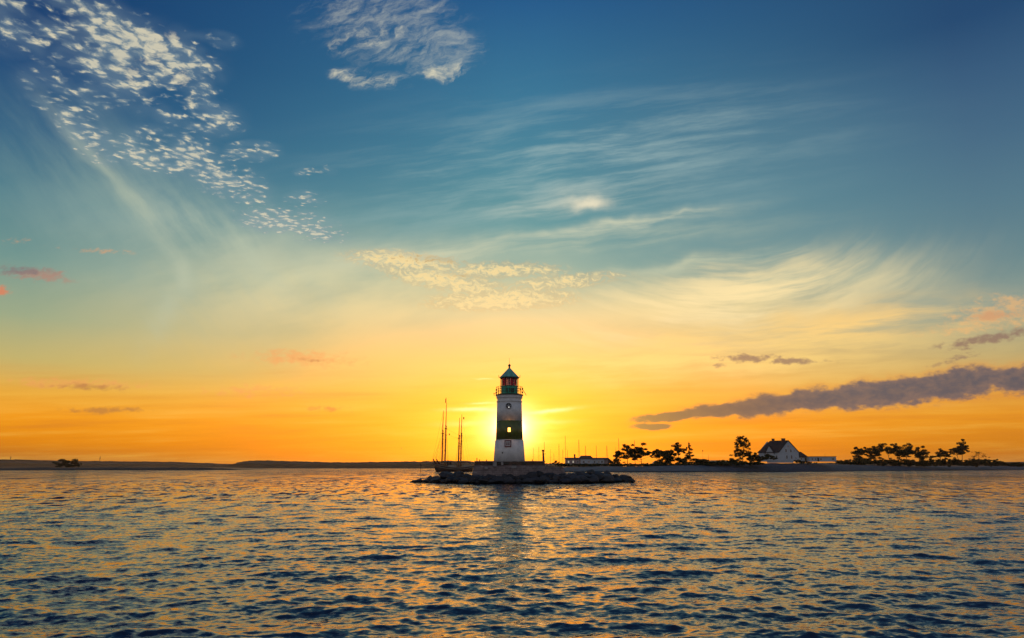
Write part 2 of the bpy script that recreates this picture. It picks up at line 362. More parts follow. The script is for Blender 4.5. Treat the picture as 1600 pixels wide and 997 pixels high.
# ------------------------------------------------------------------ mesh helper
class MB:
    def __init__(s): s.v = []; s.f = []
    def add(s, vs, fs):
        o = len(s.v); s.v += [tuple(v) for v in vs]; s.f += [tuple(o + i for i in f) for f in fs]; return s
    def box(s, c, d, rz=0.0, taper=1.0, rx=0.0, ry=0.0):
        m = Matrix.Translation(c) @ Matrix.Rotation(rz, 4, 'Z') @ Matrix.Rotation(ry, 4, 'Y') @ Matrix.Rotation(rx, 4, 'X')
        x, y, z = d[0] / 2, d[1] / 2, d[2] / 2; t = taper
        vs = [(-x, -y, -z), (x, -y, -z), (x, y, -z), (-x, y, -z), (-x * t, -y * t, z), (x * t, -y * t, z), (x * t, y * t, z), (-x * t, y * t, z)]
        return s.add([m @ Vector(v) for v in vs], [(0, 3, 2, 1), (4, 5, 6, 7), (0, 1, 5, 4), (1, 2, 6, 5), (2, 3, 7, 6), (3, 0, 4, 7)])
    def lathe(s, prof, c=(0, 0, 0), n=32, caps=True):
        o = len(s.v); k = len(prof)
        for (r, z) in prof:
            for i in range(n):
                a = 2 * math.pi * i / n; s.v.append((c[0] + r * math.cos(a), c[1] + r * math.sin(a), c[2] + z))
        for j in range(k - 1):
            for i in range(n):
                i2 = (i + 1) % n; s.f.append((o + j * n + i, o + j * n + i2, o + (j + 1) * n + i2, o + (j + 1) * n + i))
        if caps:
            s.f.append(tuple(o + i for i in reversed(range(n)))); s.f.append(tuple(o + (k - 1) * n + i for i in range(n)))
        return s
    def tube(s, p, q, r0, r1=None, n=6):
        p, q = Vector(p), Vector(q); r1 = r0 if r1 is None else r1
        d = (q - p); 
        if d.length < 1e-6: return s
        rot = d.to_track_quat('Z', 'Y').to_matrix(); vs = []
        for c, r in ((p, r0), (q, r1)):
            for i in range(n):
                a = 2 * math.pi * i / n; vs.append(c + rot @ Vector((r * math.cos(a), r * math.sin(a), 0)))
        return s.add(vs, [(i, (i + 1) % n, n + (i + 1) % n, n + i) for i in range(n)] + [tuple(reversed(range(n))), tuple(range(n, 2 * n))])
    def path(s, pts, r0, r1, n=6):
        for i in range(len(pts) - 1):
            a = r0 + (r1 - r0) * i / (len(pts) - 1); b = r0 + (r1 - r0) * (i + 1) / (len(pts) - 1)
            s.tube(pts[i], pts[i + 1], a, b, n)
        return s
    def prism(s, pts, y0, y1):
        """outline in x,z pushed from y0 to y1"""
        n = len(pts)
        vs = [(x, y0, z) for x, z in pts] + [(x, y1, z) for x, z in pts]
        return s.add(vs, [tuple(range(n)), tuple(reversed(range(n, 2 * n)))] + [(i, n + i, n + (i + 1) % n, (i + 1) % n) for i in range(n)])
    def build(s, name, m, parent=None, smooth=False, loc=None, rz=None):
        me = bpy.data.meshes.new(name); me.from_pydata(s.v, [], s.f); me.update()
        if smooth: me.polygons.foreach_set('use_smooth', [True] * len(me.polygons))
        me.materials.append(m)
        o = bpy.data.objects.new(name, me); COL.objects.link(o)
        if parent: o.parent = parent
        if loc: o.location = loc
        if rz is not None: o.rotation_euler.z = rz
        bm = bmesh.new(); bm.from_mesh(me); bmesh.ops.recalc_face_normals(bm, faces=bm.faces); bm.to_mesh(me); bm.free()
        return o
def tag(o, label=None, cat=None, group=None, kind=None):
    if label: o['label'] = label
    if cat: o['category'] = cat
    if group: o['group'] = group
    if kind: o['kind'] = kind
    return o
def empty(name, loc, label, cat, group=None, rz=0.0):
    o = bpy.data.objects.new(name, None); COL.objects.link(o); o.location = loc; o.rotation_euler.z = rz
    return tag(o, label, cat, group)

# ------------------------------------------------------------------ sea
def wave_field(X, Y, cell, rng):
    """sum of trochoidal waves, each kept only where the mesh can carry it"""
    Z = np.zeros_like(X); DX = np.zeros_like(X); DY = np.zeros_like(X)
    n = 200
    lam = np.exp(np.linspace(math.log(0.10), math.log(3.2), n)) * np.exp(rng.normal(0, 0.02, n))
    for L in lam:
        k = 2 * math.pi / L
        spread = 0.50 if L > 0.6 else 0.75
        th = -math.pi / 2 + 0.22 + rng.normal(0, spread)     # running mostly towards the viewer
        s = (0.0080 if L > 2.0 else 0.0115 if L > 1.2 else 0.0160 if L > 0.5 else 0.0200) * (0.6 + 0.8 * rng.random())
        a = s / k; ph = rng.random() * 6.283
        w = np.clip((L / cell - 3.0) / 3.0, 0, 1)
        if not (w > 0).any(): continue
        idx = w > 0
        x = X[idx]; y = Y[idx]; ww = w[idx]
        # slow drift of the phase breaks the crests up
        arg = k * (x * math.cos(th) + y * math.sin(th)) + ph + 0.9 * np.sin(x / (5.1 * L) + ph * 3) + 0.9 * np.sin(y / (4.3 * L) + ph * 5)
        Z[idx] += ww * a * np.cos(arg)
        sn = np.sin(arg) * ww * a * 0.75
        DX[idx] -= sn * math.cos(th); DY[idx] -= sn * math.sin(th)
    return X + DX, Y + DY, Z
def build_sea():
    rng = np.random.default_rng(7)
    dense = np.linspace(R(-52), R(52), 1700)
    side = np.linspace(R(52), R(308), 74)[1:-1]
    th = np.concatenate([dense, side])
    r = [1.6]
    while r[-1] < 6200:
        q = r[-1]
        r.append(q * (1.0035 if q < 60 else 1.0045 if q < 140 else 1.007 if q < 420 else 1.03) if q > 4 else q * 1.02)
    r = np.array(r); nt, nr = len(th), len(r)
    TH, RR = np.meshgrid(th, r)
    X = (RR * np.sin(TH)).ravel(); Y = (RR * np.cos(TH)).ravel()
    cell = np.gradient(r)[:, None] * np.ones(nt)[None, :]
    dth = np.abs(np.gradient(np.concatenate([th]))); dth[nt - 74:] = R(3.3)
    cell = np.maximum(cell, RR * dth[None, :] * 1.0).ravel()
    X, Y, Z = wave_field(X, Y, cell, rng)
    co = np.empty((nt * nr + 1, 3), np.float32); co[:-1, 0] = X; co[:-1, 1] = Y; co[:-1, 2] = Z; co[-1] = (0, 0, 0)
    i = np.arange(nr - 1)[:, None] * nt; j = np.arange(nt)[None, :]; j2 = (j + 1) % nt
    quads = np.stack([i + j, i + nt + j, i + nt + j2, i + j2], -1).reshape(-1, 4)
    tri = np.stack([np.full(nt, nt * nr), np.arange(nt), (np.arange(nt) + 1) % nt], -1)
    me = bpy.data.meshes.new('sea')
    me.vertices.add(len(co)); me.vertices.foreach_set('co', co.ravel())
    nl = quads.size + tri.size
    me.loops.add(nl); me.loops.foreach_set('vertex_index', np.concatenate([quads.ravel(), tri.ravel()]).astype(np.int32))
    me.polygons.add(len(quads) + len(tri))
    ls = np.concatenate([np.arange(len(quads)) * 4, quads.size + np.arange(len(tri)) * 3]).astype(np.int32)
    me.polygons.foreach_set('loop_start', ls)
    me.polygons.foreach_set('use_smooth', np.ones(len(ls), bool))
    me.update(calc_edges=True); me.validate()
    a = me.attributes.new('coarse', 'FLOAT', 'POINT'); a.data.foreach_set('value', np.concatenate([cell, [1.0]]).astype(np.float32))
    m = bpy.data.materials.new('sea_water'); m.use_nodes = True; g = G(m.node_tree)
    b = m.node_tree.nodes['Principled BSDF']
    b.inputs['Base Color'].default_value = (0.016, 0.022, 0.045, 1); b.inputs['Roughness'].default_value = SEA_ROUGH; b.inputs['IOR'].default_value = 1.42
    geo = g.node('ShaderNodeNewGeometry'); P = E(g, geo.outputs['Position']); N = geo.outputs['Normal']
    px, py, pz = g.sep(P)
    att = g.node('ShaderNodeAttribute', attribute_name='coarse'); cs = E(g, att.outputs['Fac'])
    def slope(sx, sy, off, ax, ay, det=2):
        c = g.noise(g.xyz(px * sx, py * sy, off), 1.0, det, 0.6, color=True); x, y, _ = g.sep(c)
        return (x - 0.5) * ax, (y - 0.5) * ay
    gust = g.noise(g.xyz(px * 0.018, py * 0.010, 0.0), 1.0, 4, 0.55)
    gs = g.ss(gust, 0.3, 0.68, 0.62, 1.28)
    def crest(sx, sy, off, ax, ay):
        """wave groups too long for the mesh: steep faces turned to the viewer between flatter backs"""
        c = g.noise(g.xyz(px * sx + py * sy * 0.25, py * sy, off), 1.0, 4, 0.62, color=True); x, y, _ = g.sep(c)
        return (x - 0.5) * ax, g.ss(y, 0.47, 0.66) * -ay + ay * 0.10
    x1, y1 = slope(7.0, 14.0, 0.0, 0.55, 0.95, 3)             # hand-sized ripples
    x2, y2 = slope(1.3, 2.6, 4.0, 0.65, 1.25, 3)              # what the mesh drops with distance
    f2 = g.ss(cs, 0.06, 0.5, lin=True)
    x3, y3 = crest(1.15, 0.34, 8.0, 0.45, 0.50)
    x4, y4 = crest(0.42, 0.055, 12.0, 0.45, 0.56)
    x5, y5 = crest(0.13, 0.010, 16.0, 0.45, 0.56)
    f3 = g.ss(cs, 0.09, 0.22, lin=True) * g.ss(cs, 1.2, 0.5, 0.25, 1.0)
    f4 = g.ss(cs, 0.35, 0.8, lin=True) * g.ss(cs, 6.0, 2.0, 0.3, 1.0)
    f5 = g.ss(cs, 1.5, 4.0, lin=True)
    sx_ = (x1 + x2 * f2 + x3 * f3 + x4 * f4 + x5 * f5) * gs; sy_ = (y1 + y2 * f2 + y3 * f3 + y4 * f4 + y5 * f5) * gs
    va = g.node('ShaderNodeVectorMath', operation='ADD'); g.l.new(N, va.inputs[0]); g.l.new(g.xyz(sx_, sy_, 0.0).s, va.inputs[1])
    vn = g.node('ShaderNodeVectorMath', operation='NORMALIZE'); g.l.new(va.outputs[0], vn.inputs[0])
    g.l.new(vn.outputs[0], b.inputs['Normal'])
    me.materials.append(m)
    o = bpy.data.objects.new('sea', me); COL.objects.link(o); tag(o, kind='structure')
SEA_ROUGH = 0.05
build_sea()

# ------------------------------------------------------------------ low land
def land(name, pts, m, back, rough=0.12, seed=0, kind='structure', step=6.0, low=-1.5):
    """strip of land: pts = (photo x, Y of the waterline, height behind the slope, width of the slope); runs back by `back` metres"""
    rnd = random.Random(seed); xs = []
    P = [(xof(x, Y), Y, h, w) for x, Y, h, w in pts]
    rows = []
    for (a, b) in zip(P, P[1:]):
        n = max(1, int(math.hypot(b[0] - a[0], b[1] - a[1]) / step))
        for i in range(n):
            t = i / n; rows.append([a[k] + (b[k] - a[k]) * t for k in range(4)])
    rows.append(list(P[-1]))
    prof = [(-0.35, None), (0.0, -0.06), (0.12, 0.2), (0.28, 0.42), (0.45, 0.62), (0.65, 0.80), (0.85, 0.93), (1.05, 1.0), (1.5, 1.0), (2.2, 0.98), (3.5, 0.95)]
    V = []; F = []
    for i, (x, y, h, w) in enumerate(rows):
        for j, (t, z) in enumerate(prof):
            yy = y + t * w
            zz = low if z is None else z * h
            if z is not None and 0 < t: zz += rough * (mnoise.noise(Vector((x * 0.11, yy * 0.3, seed)))) * 2 + rough * mnoise.noise(Vector((x * 0.4, yy * 0.9, seed)))
            V.append((x, yy, zz))
        V.append((x, y + back, rows[i][2] * 0.9)); V.append((x, y + back + 4, low))
    k = len(prof) + 2
    for i in range(len(rows) - 1):
        for j in range(k - 1): F.append((i * k + j, (i + 1) * k + j, (i + 1) * k + j + 1, i * k + j + 1))
    o = MB().add(V, F).build(name, m, smooth=True); tag(o, kind=kind); return o
def rocky(name, ca, cb, sc, dark=(0.02, 0.02, 0.022)):
    m = bpy.data.materials.new(name); m.use_nodes = True; g = G(m.node_tree); b = m.node_tree.nodes['Principled BSDF']
    geo = g.node('ShaderNodeNewGeometry'); P = E(g, geo.outputs['Position']); x, y, z = g.sep(P)
    n = g.noise(P, sc, 4, 0.65); n2 = g.noise(P, sc * 6, 3, 0.6)
    c = g.mix(g.ss(n, 0.35, 0.65), ca, cb); c = g.mix(g.ss(n2, 0.55, 0.72) * 0.7, c, dark)
    c = g.mix(g.ss(z + (n2 - 0.5) * 0.5, 0.65, 0.25), c, dark)          # weed and wet stone at the waterline
    g.l.new(c.s, b.inputs['Base Color']); b.inputs['Roughness'].default_value = 0.85
    return m
M['beach_'] = rocky('stony_beach', (0.15, 0.16, 0.17), (0.09, 0.10, 0.11), 0.25)
M['beach'] = M['beach_']
def shore_tone():
    m = M['beach']; g = G(m.node_tree); b = m.node_tree.nodes['Principled BSDF']; geo = g.node('ShaderNodeNewGeometry'); P = E(g, geo.outputs['Position']); x, y, z = g.sep(P)
    old = b.inputs['Base Color'].links[0].from_socket
    n = g.noise(P, 0.08, 3, 0.6)
    f = g.ss(x + (n - 0.5) * 60, 85.0, 125.0)            # sand by the harbour, tarred riprap further right
    st = g.noise(P, 1.1, 4, 0.7)
    c = g.mix(f, E(g, old), g.mix(g.ss(st, 0.40, 0.66), (0.028, 0.035, 0.05), (0.10, 0.11, 0.13)))
    c = g.mix(g.ss(z + (st - 0.5) * 0.5, 0.55, 0.25), c, (0.012, 0.012, 0.014))
    g.l.new(c.s, b.inputs['Base Color'])
shore_tone()
M['grassy'] = mat('rough_grass_ground', (0.07, 0.06, 0.03), 0.95, 0.4, 0.2)
M['farhill'] = mat('wooded_hill', (0.045, 0.05, 0.03), 0.95, 0.3, 0.02)
M['spit'] = mat('low_marsh', (0.018, 0.020, 0.026), 0.95, 0.3, 0.05)

land('shore', [(850, 420, 0.4, 16), (862, 352, 2.0, 20), (900, 346, 2.6, 22), (960, 344, 2.7, 22), (1040, 346, 2.9, 22), (1090, 350, 3.4, 22), (1130, 360, 4.0, 22), (1200, 372, 4.6, 22), (1300, 392, 4.6, 22),
                (1340, 440, 4.2, 26), (1400, 490, 3.6, 30), (1480, 540, 3.4, 34), (1560, 600, 3.6, 34), (1600, 680, 3.8, 34), (1700, 900, 4.0, 40), (1850, 1300, 4.5, 50)], M['beach'], 170, 0.22, 3, step=4)
land('spit', [(-330, 520, 1.8, 22), (-100, 560, 2.0, 26), (40, 575, 2.3, 30), (150, 590, 2.5, 30), (240, 620, 2.4, 30), (300, 650, 2.2, 26), (345, 680, 1.4, 20), (372, 700, 0.1, 12)], M['spit'], 110, 0.15, 5, step=8)

def hills(name, Y, pts, seed, depth=260, amp=1.0, edge=(1.0, 1.0)):
    """distant rise: pts = (photo x, photo y of its skyline)"""
    xs = [p[0] for p in pts]; ys = [p[1] for p in pts]
    n = int((xs[-1] - xs[0]) * 1.3); V = []; F = []
    for i in range(n + 1):
        x = xs[0] + (xs[-1] - xs[0]) * i / n
        y = float(np.interp(x, xs, ys)); h = max(0.5, zof(y, Y))
        h += amp * (mnoise.noise(Vector((x * 0.35, seed, 0))) * 1.6 + mnoise.noise(Vector((x * 0.09, seed, 3))) * 2.0 + abs(mnoise.noise(Vector((x * 1.1, seed, 7)))) * 1.6)
        h = max(h, 0.6)
        for t, f in ((-0.10, -0.1), (0.0, 0.30), (0.02, 0.62), (0.25, 0.80), (0.30, 1.0), (0.6, 0.97), (1.0, 0.4), (1.1, -0.1)):
            V.append((xof(x, Y), Y + t * depth, h * f if f > 0 else -1.5))
    for i in range(n):
        for j in range(7): F.append((i * 8 + j, (i + 1) * 8 + j, (i + 1) * 8 + j + 1, i * 8 + j + 1))
    o = MB().add(V, F).build(name, M['farhill']); tag(o, kind='structure'); return o
hills('hills', 2900, [(-420, 716), (-200, 717), (0, 718), (20, 718.4), (60, 720), (110, 720.5), (200, 721.2), (260, 722), (300, 723.5), (345, 725.6), (380, 726.5)], 1)
hills('hills', 2450, [(352, 728.5), (357, 722), (372, 720.2), (392, 719.3), (420, 720), (450, 720.8), (490, 722), (530, 722.5), (560, 722), (600, 721.4), (650, 721), (700, 719.8), (740, 721), (790, 723), (840, 724), (900, 724), (960, 725)], 2)
hills('hills', 2300, [(1050, 726), (1300, 723.5), (1500, 722.5), (1575, 722), (1640, 722), (2000, 722)], 4)

# ------------------------------------------------------------------ lighthouse islet
YT = 101.0                                    # depth of the tower axis
TX = xof(795.8, YT)
YP = 96.4                                     # depth of the front face of the plinth
def masonry(name, c1, c2, cm, bw, bh):
    m = bpy.data.materials.new(name); m.use_nodes = True; g = G(m.node_tree); b = m.node_tree.nodes['Principled BSDF']
    geo = g.node('ShaderNodeNewGeometry'); P = E(g, geo.outputs['Position']); x, y, z = g.sep(P)
    br = g.node('ShaderNodeTexBrick'); g.l.new(g.xyz(x + y * 0.9, z, 0.0).s, br.inputs['Vector'])
    br.inputs['Color1'].default_value = (*c1, 1); br.inputs['Color2'].default_value = (*c2, 1); br.inputs['Mortar'].default_value = (*cm, 1)
    br.inputs['Scale'].default_value = 1.0; br.inputs['Brick Width'].default_value = bw; br.inputs['Row Height'].default_value = bh; br.inputs['Mortar Size'].default_value = 0.018; br.inputs['Bias'].default_value = 0.0
    n = g.noise(P, 1.2, 4, 0.65)
    c = g.mix(g.ss(n, 0.42, 0.66) * 0.6, E(g, br.outputs['Color']), tuple(q * 0.45 for q in c1))
    g.l.new(c.s, b.inputs['Base Color']); b.inputs['Roughness'].default_value = 0.85
    bn = g.node('ShaderNodeBump'); bn.inputs['Strength'].default_value = 0.6; bn.inputs['Distance'].default_value = 0.03
    g.l.new((E(g, br.outputs['Fac']) * -1.0 + n * 0.5).s, bn.inputs['Height']); g.l.new(bn.outputs[0], b.inputs['Normal'])
    return m
M['mason'] = masonry('plinth_masonry', (0.25, 0.19, 0.18), (0.17, 0.13, 0.13), (0.34, 0.30, 0.28), 0.62, 0.27)
M['mason2'] = masonry('parapet_brick', (0.13, 0.07, 0.045), (0.09, 0.055, 0.04), (0.20, 0.15, 0.12), 0.5, 0.2)
M['slab'] = mat('pale_concrete', (0.36, 0.34, 0.33), 0.9, 0.4, 1.5, 0.4, 6)

zt = zof(720.3, YP)                           # top of the plinth
xl, xr = xof(740.5, YP, 722), xof(852.5, YP, 722)
xc, hw = (xl + xr) / 2, (xr - xl) / 2
pl = empty('plinth', (xc, YP + hw, 0), 'broad brown brick and stone plinth that carries the lighthouse', 'plinth')
def ring(hw, hd, cut):
    return [(-hw + cut, -hd), (hw - cut, -hd), (hw, -hd + cut), (hw, hd - cut), (hw - cut, hd), (-hw + cut, hd), (-hw, hd - cut), (-hw, -hd + cut)]
def oct_stack(levels):
    mb = MB(); V = []; F = []
    for (a, z) in levels: V += [(x, y, z) for x, y in ring(a, a, a * 0.30)]
    for j in range(len(levels) - 1):
        for i in range(8): F.append((j * 8 + i, j * 8 + (i + 1) % 8, (j + 1) * 8 + (i + 1) % 8, (j + 1) * 8 + i))
    F.append(tuple(reversed(range(8)))); F.append(tuple(range(len(levels) * 8 - 8, len(levels) * 8)))
    return mb.add(V, F)
oct_stack([(hw + 0.55, -0.8), (hw + 0.40, 0.6), (hw + 0.10, zt - 0.62)]).build('masonry_wall', M['mason'], pl)
oct_stack([(hw - 0.02, zt - 0.617), (hw - 0.04, zt - 0.10)]).build('parapet', M['mason2'], pl)
oct_stack([(hw + 0.05, zt - 0.098), (hw + 0.05, zt)]).build('coping', M['slab'], pl)
rnd = random.Random(4)
# worn openings and patched slabs in the front of the parapet
for (x0, x1, y0, y1, kind) in ((763, 768.5, 722.5, 726.5, 'o'), (778, 783, 722, 726, 'o'), (787, 795, 722.5, 725.5, 'o'), (800, 806, 725, 728, 'o'), (815, 822, 723, 726, 'o'), (770, 776, 722, 729, 's'), (799, 807, 728, 732, 's'), (783, 786.5, 722, 727, 's'), (757, 762, 729, 733, 's')):
    a, b2 = xof(x0, YP), xof(x1, YP); za, zb = zof(y1, YP), zof(y0, YP)
    MB().box(((a + b2) / 2 - xc, -hw - 0.06 if kind == 's' else -hw - 0.02, (za + zb) / 2), (b2 - a, 0.5 if kind == 's' else 0.10, zb - za)).build('patch_slab' if kind == 's' else 'drain_opening', M['slab'] if kind == 's' else M['iron'], pl)
for x, h in ((744.8, 0.42), (749, 0.22), (832, 0.25), (760, 0.2)):
    MB().tube((xof(x, YP) - xc, -hw + 0.5, zt), (xof(x, YP) - xc, -hw + 0.5, zt + h), 0.06, 0.05).build('bollard', M['iron'], pl)
# lower quay running to the right of the plinth
q = MB(); qx0, qx1 = xr + 0.02, xof(884, YP + 3); zq = zof(728.5, YP + 2)
q.add([(qx0, YP + 1.2, -0.8), (qx1 + 0.8, YP + 1.9, -0.8), (qx1 + 0.4, YP + 6, -0.8), (qx0, YP + 7, -0.8), (qx0, YP + 1.5, zq), (qx1 - 0.4, YP + 2.4, zq - 0.15), (qx1 - 0.6, YP + 6, zq - 0.15), (qx0, YP + 7, zq)],
      [(0, 3, 2, 1), (4, 5, 6, 7), (0, 1, 5, 4), (1, 2, 6, 5), (2, 3, 7, 6), (3, 0, 4, 7)])
tag(q.build('quay_wall', M['mason']), 'low sloping brick quay joined to the right side of the plinth', 'quay')
# signal post on the right corner of the plinth
px_ = xof(853.5, YP + 1.2); sp = empty('signal_post', (px_ - 0.35, YP + 1.6, zt), 'thick dark post with a thin aerial at the right edge of the plinth', 'post')
MB().tube((0, 0, 0), (-0.06, 0, zof(704.5, YP) - zt), 0.16, 0.11, 8).box((-0.06, 0, zof(703.6, YP) - zt), (0.36, 0.3, 0.2)).build('post', M['iron'], sp)
MB().tube((0.12, 0, zof(706, YP) - zt), (0.12, 0, zof(690, YP) - zt), 0.03, 0.02).box((0.2, 0, zof(709, YP) - zt), (0.28, 0.06, 0.06)).build('aerial', M['iron'], sp)

# ------------------------------------------------------------------ lighthouse
Z = lambda y: zof(y, YT)
W = lambda px: px * mh(YT)
lh = empty('lighthouse', (TX, YT, zt), 'white round lighthouse with a dark green band and green lantern', 'lighthouse')
def zz(y): return Z(y) - zt
r0, r1, r2, r3 = W(24.6), W(22.5), W(21.3), W(19.4)
MB().lathe([(r0, 0), (r1 + (r0 - r1) * 0.0, zz(689.2))], n=64).build('base_drum', M['white'], lh, True)
MB().lathe([(r2 + 0.06, zz(689.2) + .003), (r2 + 0.06, zz(688.0)), (r2 - 0.0, zz(687.6))], n=64).build('ledge', M['white'], lh, True)
rb = r2 - (r2 - r3) * (687.6 - 658.2) / (687.6 - 624)
MB().lathe([(r2 - .002, zz(687.6) + .003), (rb, zz(658.2))], n=64).build('dark_band', M['green'], lh, True)
MB().lathe([(rb, zz(658.2) + .003), (r3 + 0.03, zz(628.6))], n=64).build('upper_shaft', M['white'], lh, True)
MB().lathe([(r3 + 0.10, zz(628.5)), (r3 + 0.10, zz(627.4)), (r3 + 0.01, zz(627.2)), (r3 + 0.01, zz(623.2)), (r3 + 0.12, zz(622.6)), (r3 + 0.14, zz(620.8)), (W(21.2), zz(619.2)), (W(21.2), zz(618.6))], n=64).build('cornice', M['white'], lh)
MB().lathe([(W(22.0), zz(618.6) + .004), (W(22.2), zz(617.2)), (W(20), zz(616.6))], n=64).build('gallery', M['iron'], lh)
# railing
rl = MB(); rr_ = W(20.8); zg = zz(616.8); zr = zz(605)
for i in range(16):
    a = 2 * math.pi * (i + 0.5) / 16; x, y = rr_ * math.cos(a), rr_ * math.sin(a); rl.tube((x, y, zg - .03), (x, y, zr), 0.035, 0.03)
for h in (1.0, 0.66, 0.33):
    zh = zg + (zr - zg) * h
    for i in range(32):
        a, b2 = 2 * math.pi * i / 32, 2 * math.pi * (i + 1) / 32
        rl.tube((rr_ * math.cos(a), rr_ * math.sin(a), zh), (rr_ * math.cos(b2), rr_ * math.sin(b2), zh), 0.026)
rl.build('railing', M['rail'], lh)
for (x, y, s) in ((-rr_, -0.3, 0.10), (-rr_ - 0.02, -0.3, -0.25), (rr_, -0.3, -0.22), (rr_ - 0.33, -0.9, 0.14), (rr_ + 0.02, -0.4, 0.24)):
    MB().box((x, y, zg + (zr - zg) * (0.5 + s)), (0.2, 0.18, 0.24)).build('deck_lamp', M['iron'], lh)
MB().tube((rr_, 0.1, zr - 0.25), (rr_ + 0.5, 0.1, zg + 0.05), 0.045).tube((rr_ + 0.5, 0.1, zg + 0.1), (rr_ + 0.56, 0.1, zg - 0.12), 0.04).build('davit', M['iron'], lh)
MB().tube((-rr_, 0.1, zg + 0.1), (-rr_ - 0.42, 0.1, zg + 0.22), 0.035).tube((-rr_ - 0.4, 0.1, zg + 0.25), (-rr_ - 0.3, 0.1, zg - 0.15), 0.035).build('bracket', M['iron'], lh)
# lantern
rl2 = W(13.4)
MB().lathe([(rl2, zg - .02), (rl2, zz(604.6)), (rl2 + 0.05, zz(604.4)), (rl2 + 0.05, zz(603.6))], n=12).build('lantern_wall', M['lgreen'], lh)
for a in (-0.35, -0.02, 0.22, 0.42):
    x = rl2 * math.sin(a) ; MB().box((x + 0.08, -rl2 * 0.985, zg + 0.55), (0.16, 0.12, 0.62)).build('vent_louvre', M['iron'], lh)
gm = bpy.data.materials.new('lantern_glass'); gm.use_nodes = True; gb = gm.node_tree.nodes['Principled BSDF']
gb.inputs['Base Color'].default_value = (1.0, 0.92, 0.93, 1); gb.inputs['Roughness'].default_value = 0.04; gb.inputs['Transmission Weight'].default_value = 1.0; gb.inputs['IOR'].default_value = 1.12
gl = MB().lathe([(W(12.6), zz(603.4)), (W(12.6), zz(590.2))], n=12, caps=False).build('lantern_glass', gm, lh)
bars = MB()
for i in range(12):
    a = 2 * math.pi * i / 12
    x, y = W(12.8) * math.cos(a), W(12.8) * math.sin(a); bars.tube((x, y, zz(603.6)), (x, y, zz(590)), 0.05)
bars.build('glazing_bar', M['iron'], lh)
def tinted(name, colr, k):
    m = bpy.data.materials.new(name); m.use_nodes = True; nt = m.node_tree; nt.nodes.clear()
    d = nt.nodes.new('ShaderNodeBsdfDiffuse'); t = nt.nodes.new('ShaderNodeBsdfTranslucent'); tr = nt.nodes.new('ShaderNodeBsdfTransparent'); a = nt.nodes.new('ShaderNodeMixShader'); b = nt.nodes.new('ShaderNodeMixShader'); o = nt.nodes.new('ShaderNodeOutputMaterial')
    for q in (d, t): q.inputs['Color'].default_value = (*colr, 1)
    tr.inputs['Color'].default_value = (*colr, 1)
    a.inputs[0].default_value = 0.6; b.inputs[0].default_value = k
    nt.links.new(d.outputs[0], a.inputs[1]); nt.links.new(t.outputs[0], a.inputs[2]); nt.links.new(a.outputs[0], b.inputs[1]); nt.links.new(tr.outputs[0], b.inputs[2]); nt.links.new(b.outputs[0], o.inputs[0])
    return m
rp = tinted('red_lantern_glass', (0.98, 0.28, 0.34), 0.45)
for a0 in (-0.95, -0.62, 0.36, 1.0):
    x, y = W(11.6) * math.sin(a0), -W(11.6) * math.cos(a0)
    MB().box((x, y, zz(596.8)), (0.34, 0.03, zz(590.6) - zz(603))  , rz=a0).build('red_pane', rp, lh)
mp_ = tinted('lens_glass', (0.90, 0.66, 0.74), 0.2)
MB().lathe([(0.8, zz(603.4)), (0.90, zz(601)), (0.95, zz(597)), (0.90, zz(593)), (0.8, zz(591))], n=16).build('lens', mp_, lh, True)
zr0 = zz(589.6)
rf = MB().lathe([(W(15.2), zr0 - 0.10), (W(15.8), zr0), (W(13.6), zz(587.6)), (W(1.6), zz(575.4))], n=10).build('roof', M['copper'], lh)
MB().lathe([(W(15.4), zr0 - 0.16), (W(15.4), zr0 - 0.103)], n=32).build('eaves_ring', M['iron'], rf)
MB().lathe([(0.12, zz(575.6)), (0.14, zz(574)), (0.08, zz(573.4)), (0.17, zz(572.6)), (0.20, zz(571.2)), (0.15, zz(569.8)), (0.05, zz(569))], n=16).build('ball_finial', M['iron'], rf, True)
MB().tube((0, 0, zz(569.2)), (0, 0, zz(559.5)), 0.022, 0.012).build('lightning_rod', M['iron'], rf)
for sx in (-1, 1):
    MB().tube((sx * W(14.5), 0, zr0 - .02), (sx * W(17.4), 0, zr0 + 0.02), 0.05).tube((sx * W(16.9), 0, zr0), (sx * W(17.2), 0, zr0 + 0.34), 0.035).build('eaves_spike', M['iron'], rf)
    MB().tube((sx * W(14.2), -0.2, zr0 - .1), (sx * W(14.4), -0.2, zg), 0.04).build('strut', M['iron'], lh)
# windows
def on_tower(px, y, rad): 
    x = xof(px, YT - rad, y) - TX; return x, -math.sqrt(max(0.01, rad * rad - x * x))
rad = rb - (rb - r3) * 0.6
wx, wy = on_tower(794.6, 635.5, rad); wy -= 0.07; zw = Z(635.8) - zt
def disc_ring(cx, cy, cz, ro, ri, d, n=24):
    mb = MB(); V = []; F = []
    for i in range(n):
        a = 2 * math.pi * i / n
        for r, y in ((ro, 0), (ro, -d), (ri, -d), (ri, 0)): V.append((cx + r * math.cos(a), cy + y, cz + r * math.sin(a)))
    for i in range(n):
        j = (i + 1) % n
        for k in range(4): F.append((i * 4 + k, i * 4 + (k + 1) % 4, j * 4 + (k + 1) % 4, j * 4 + k))
    return mb.add(V, F)
w1 = disc_ring(wx, wy + 0.06, zw, 0.42, 0.31, 0.16).build('round_window', mat('grey_frame', (0.12, 0.12, 0.13), 0.6), lh)
dsc = MB(); dsc.add([(wx + 0.31 * math.cos(2 * math.pi * i / 20), wy - 0.02, zw + 0.31 * math.sin(2 * math.pi * i / 20)) for i in range(20)], [tuple(range(20))]); dsc.build('pane', M['dkglass'], w1)
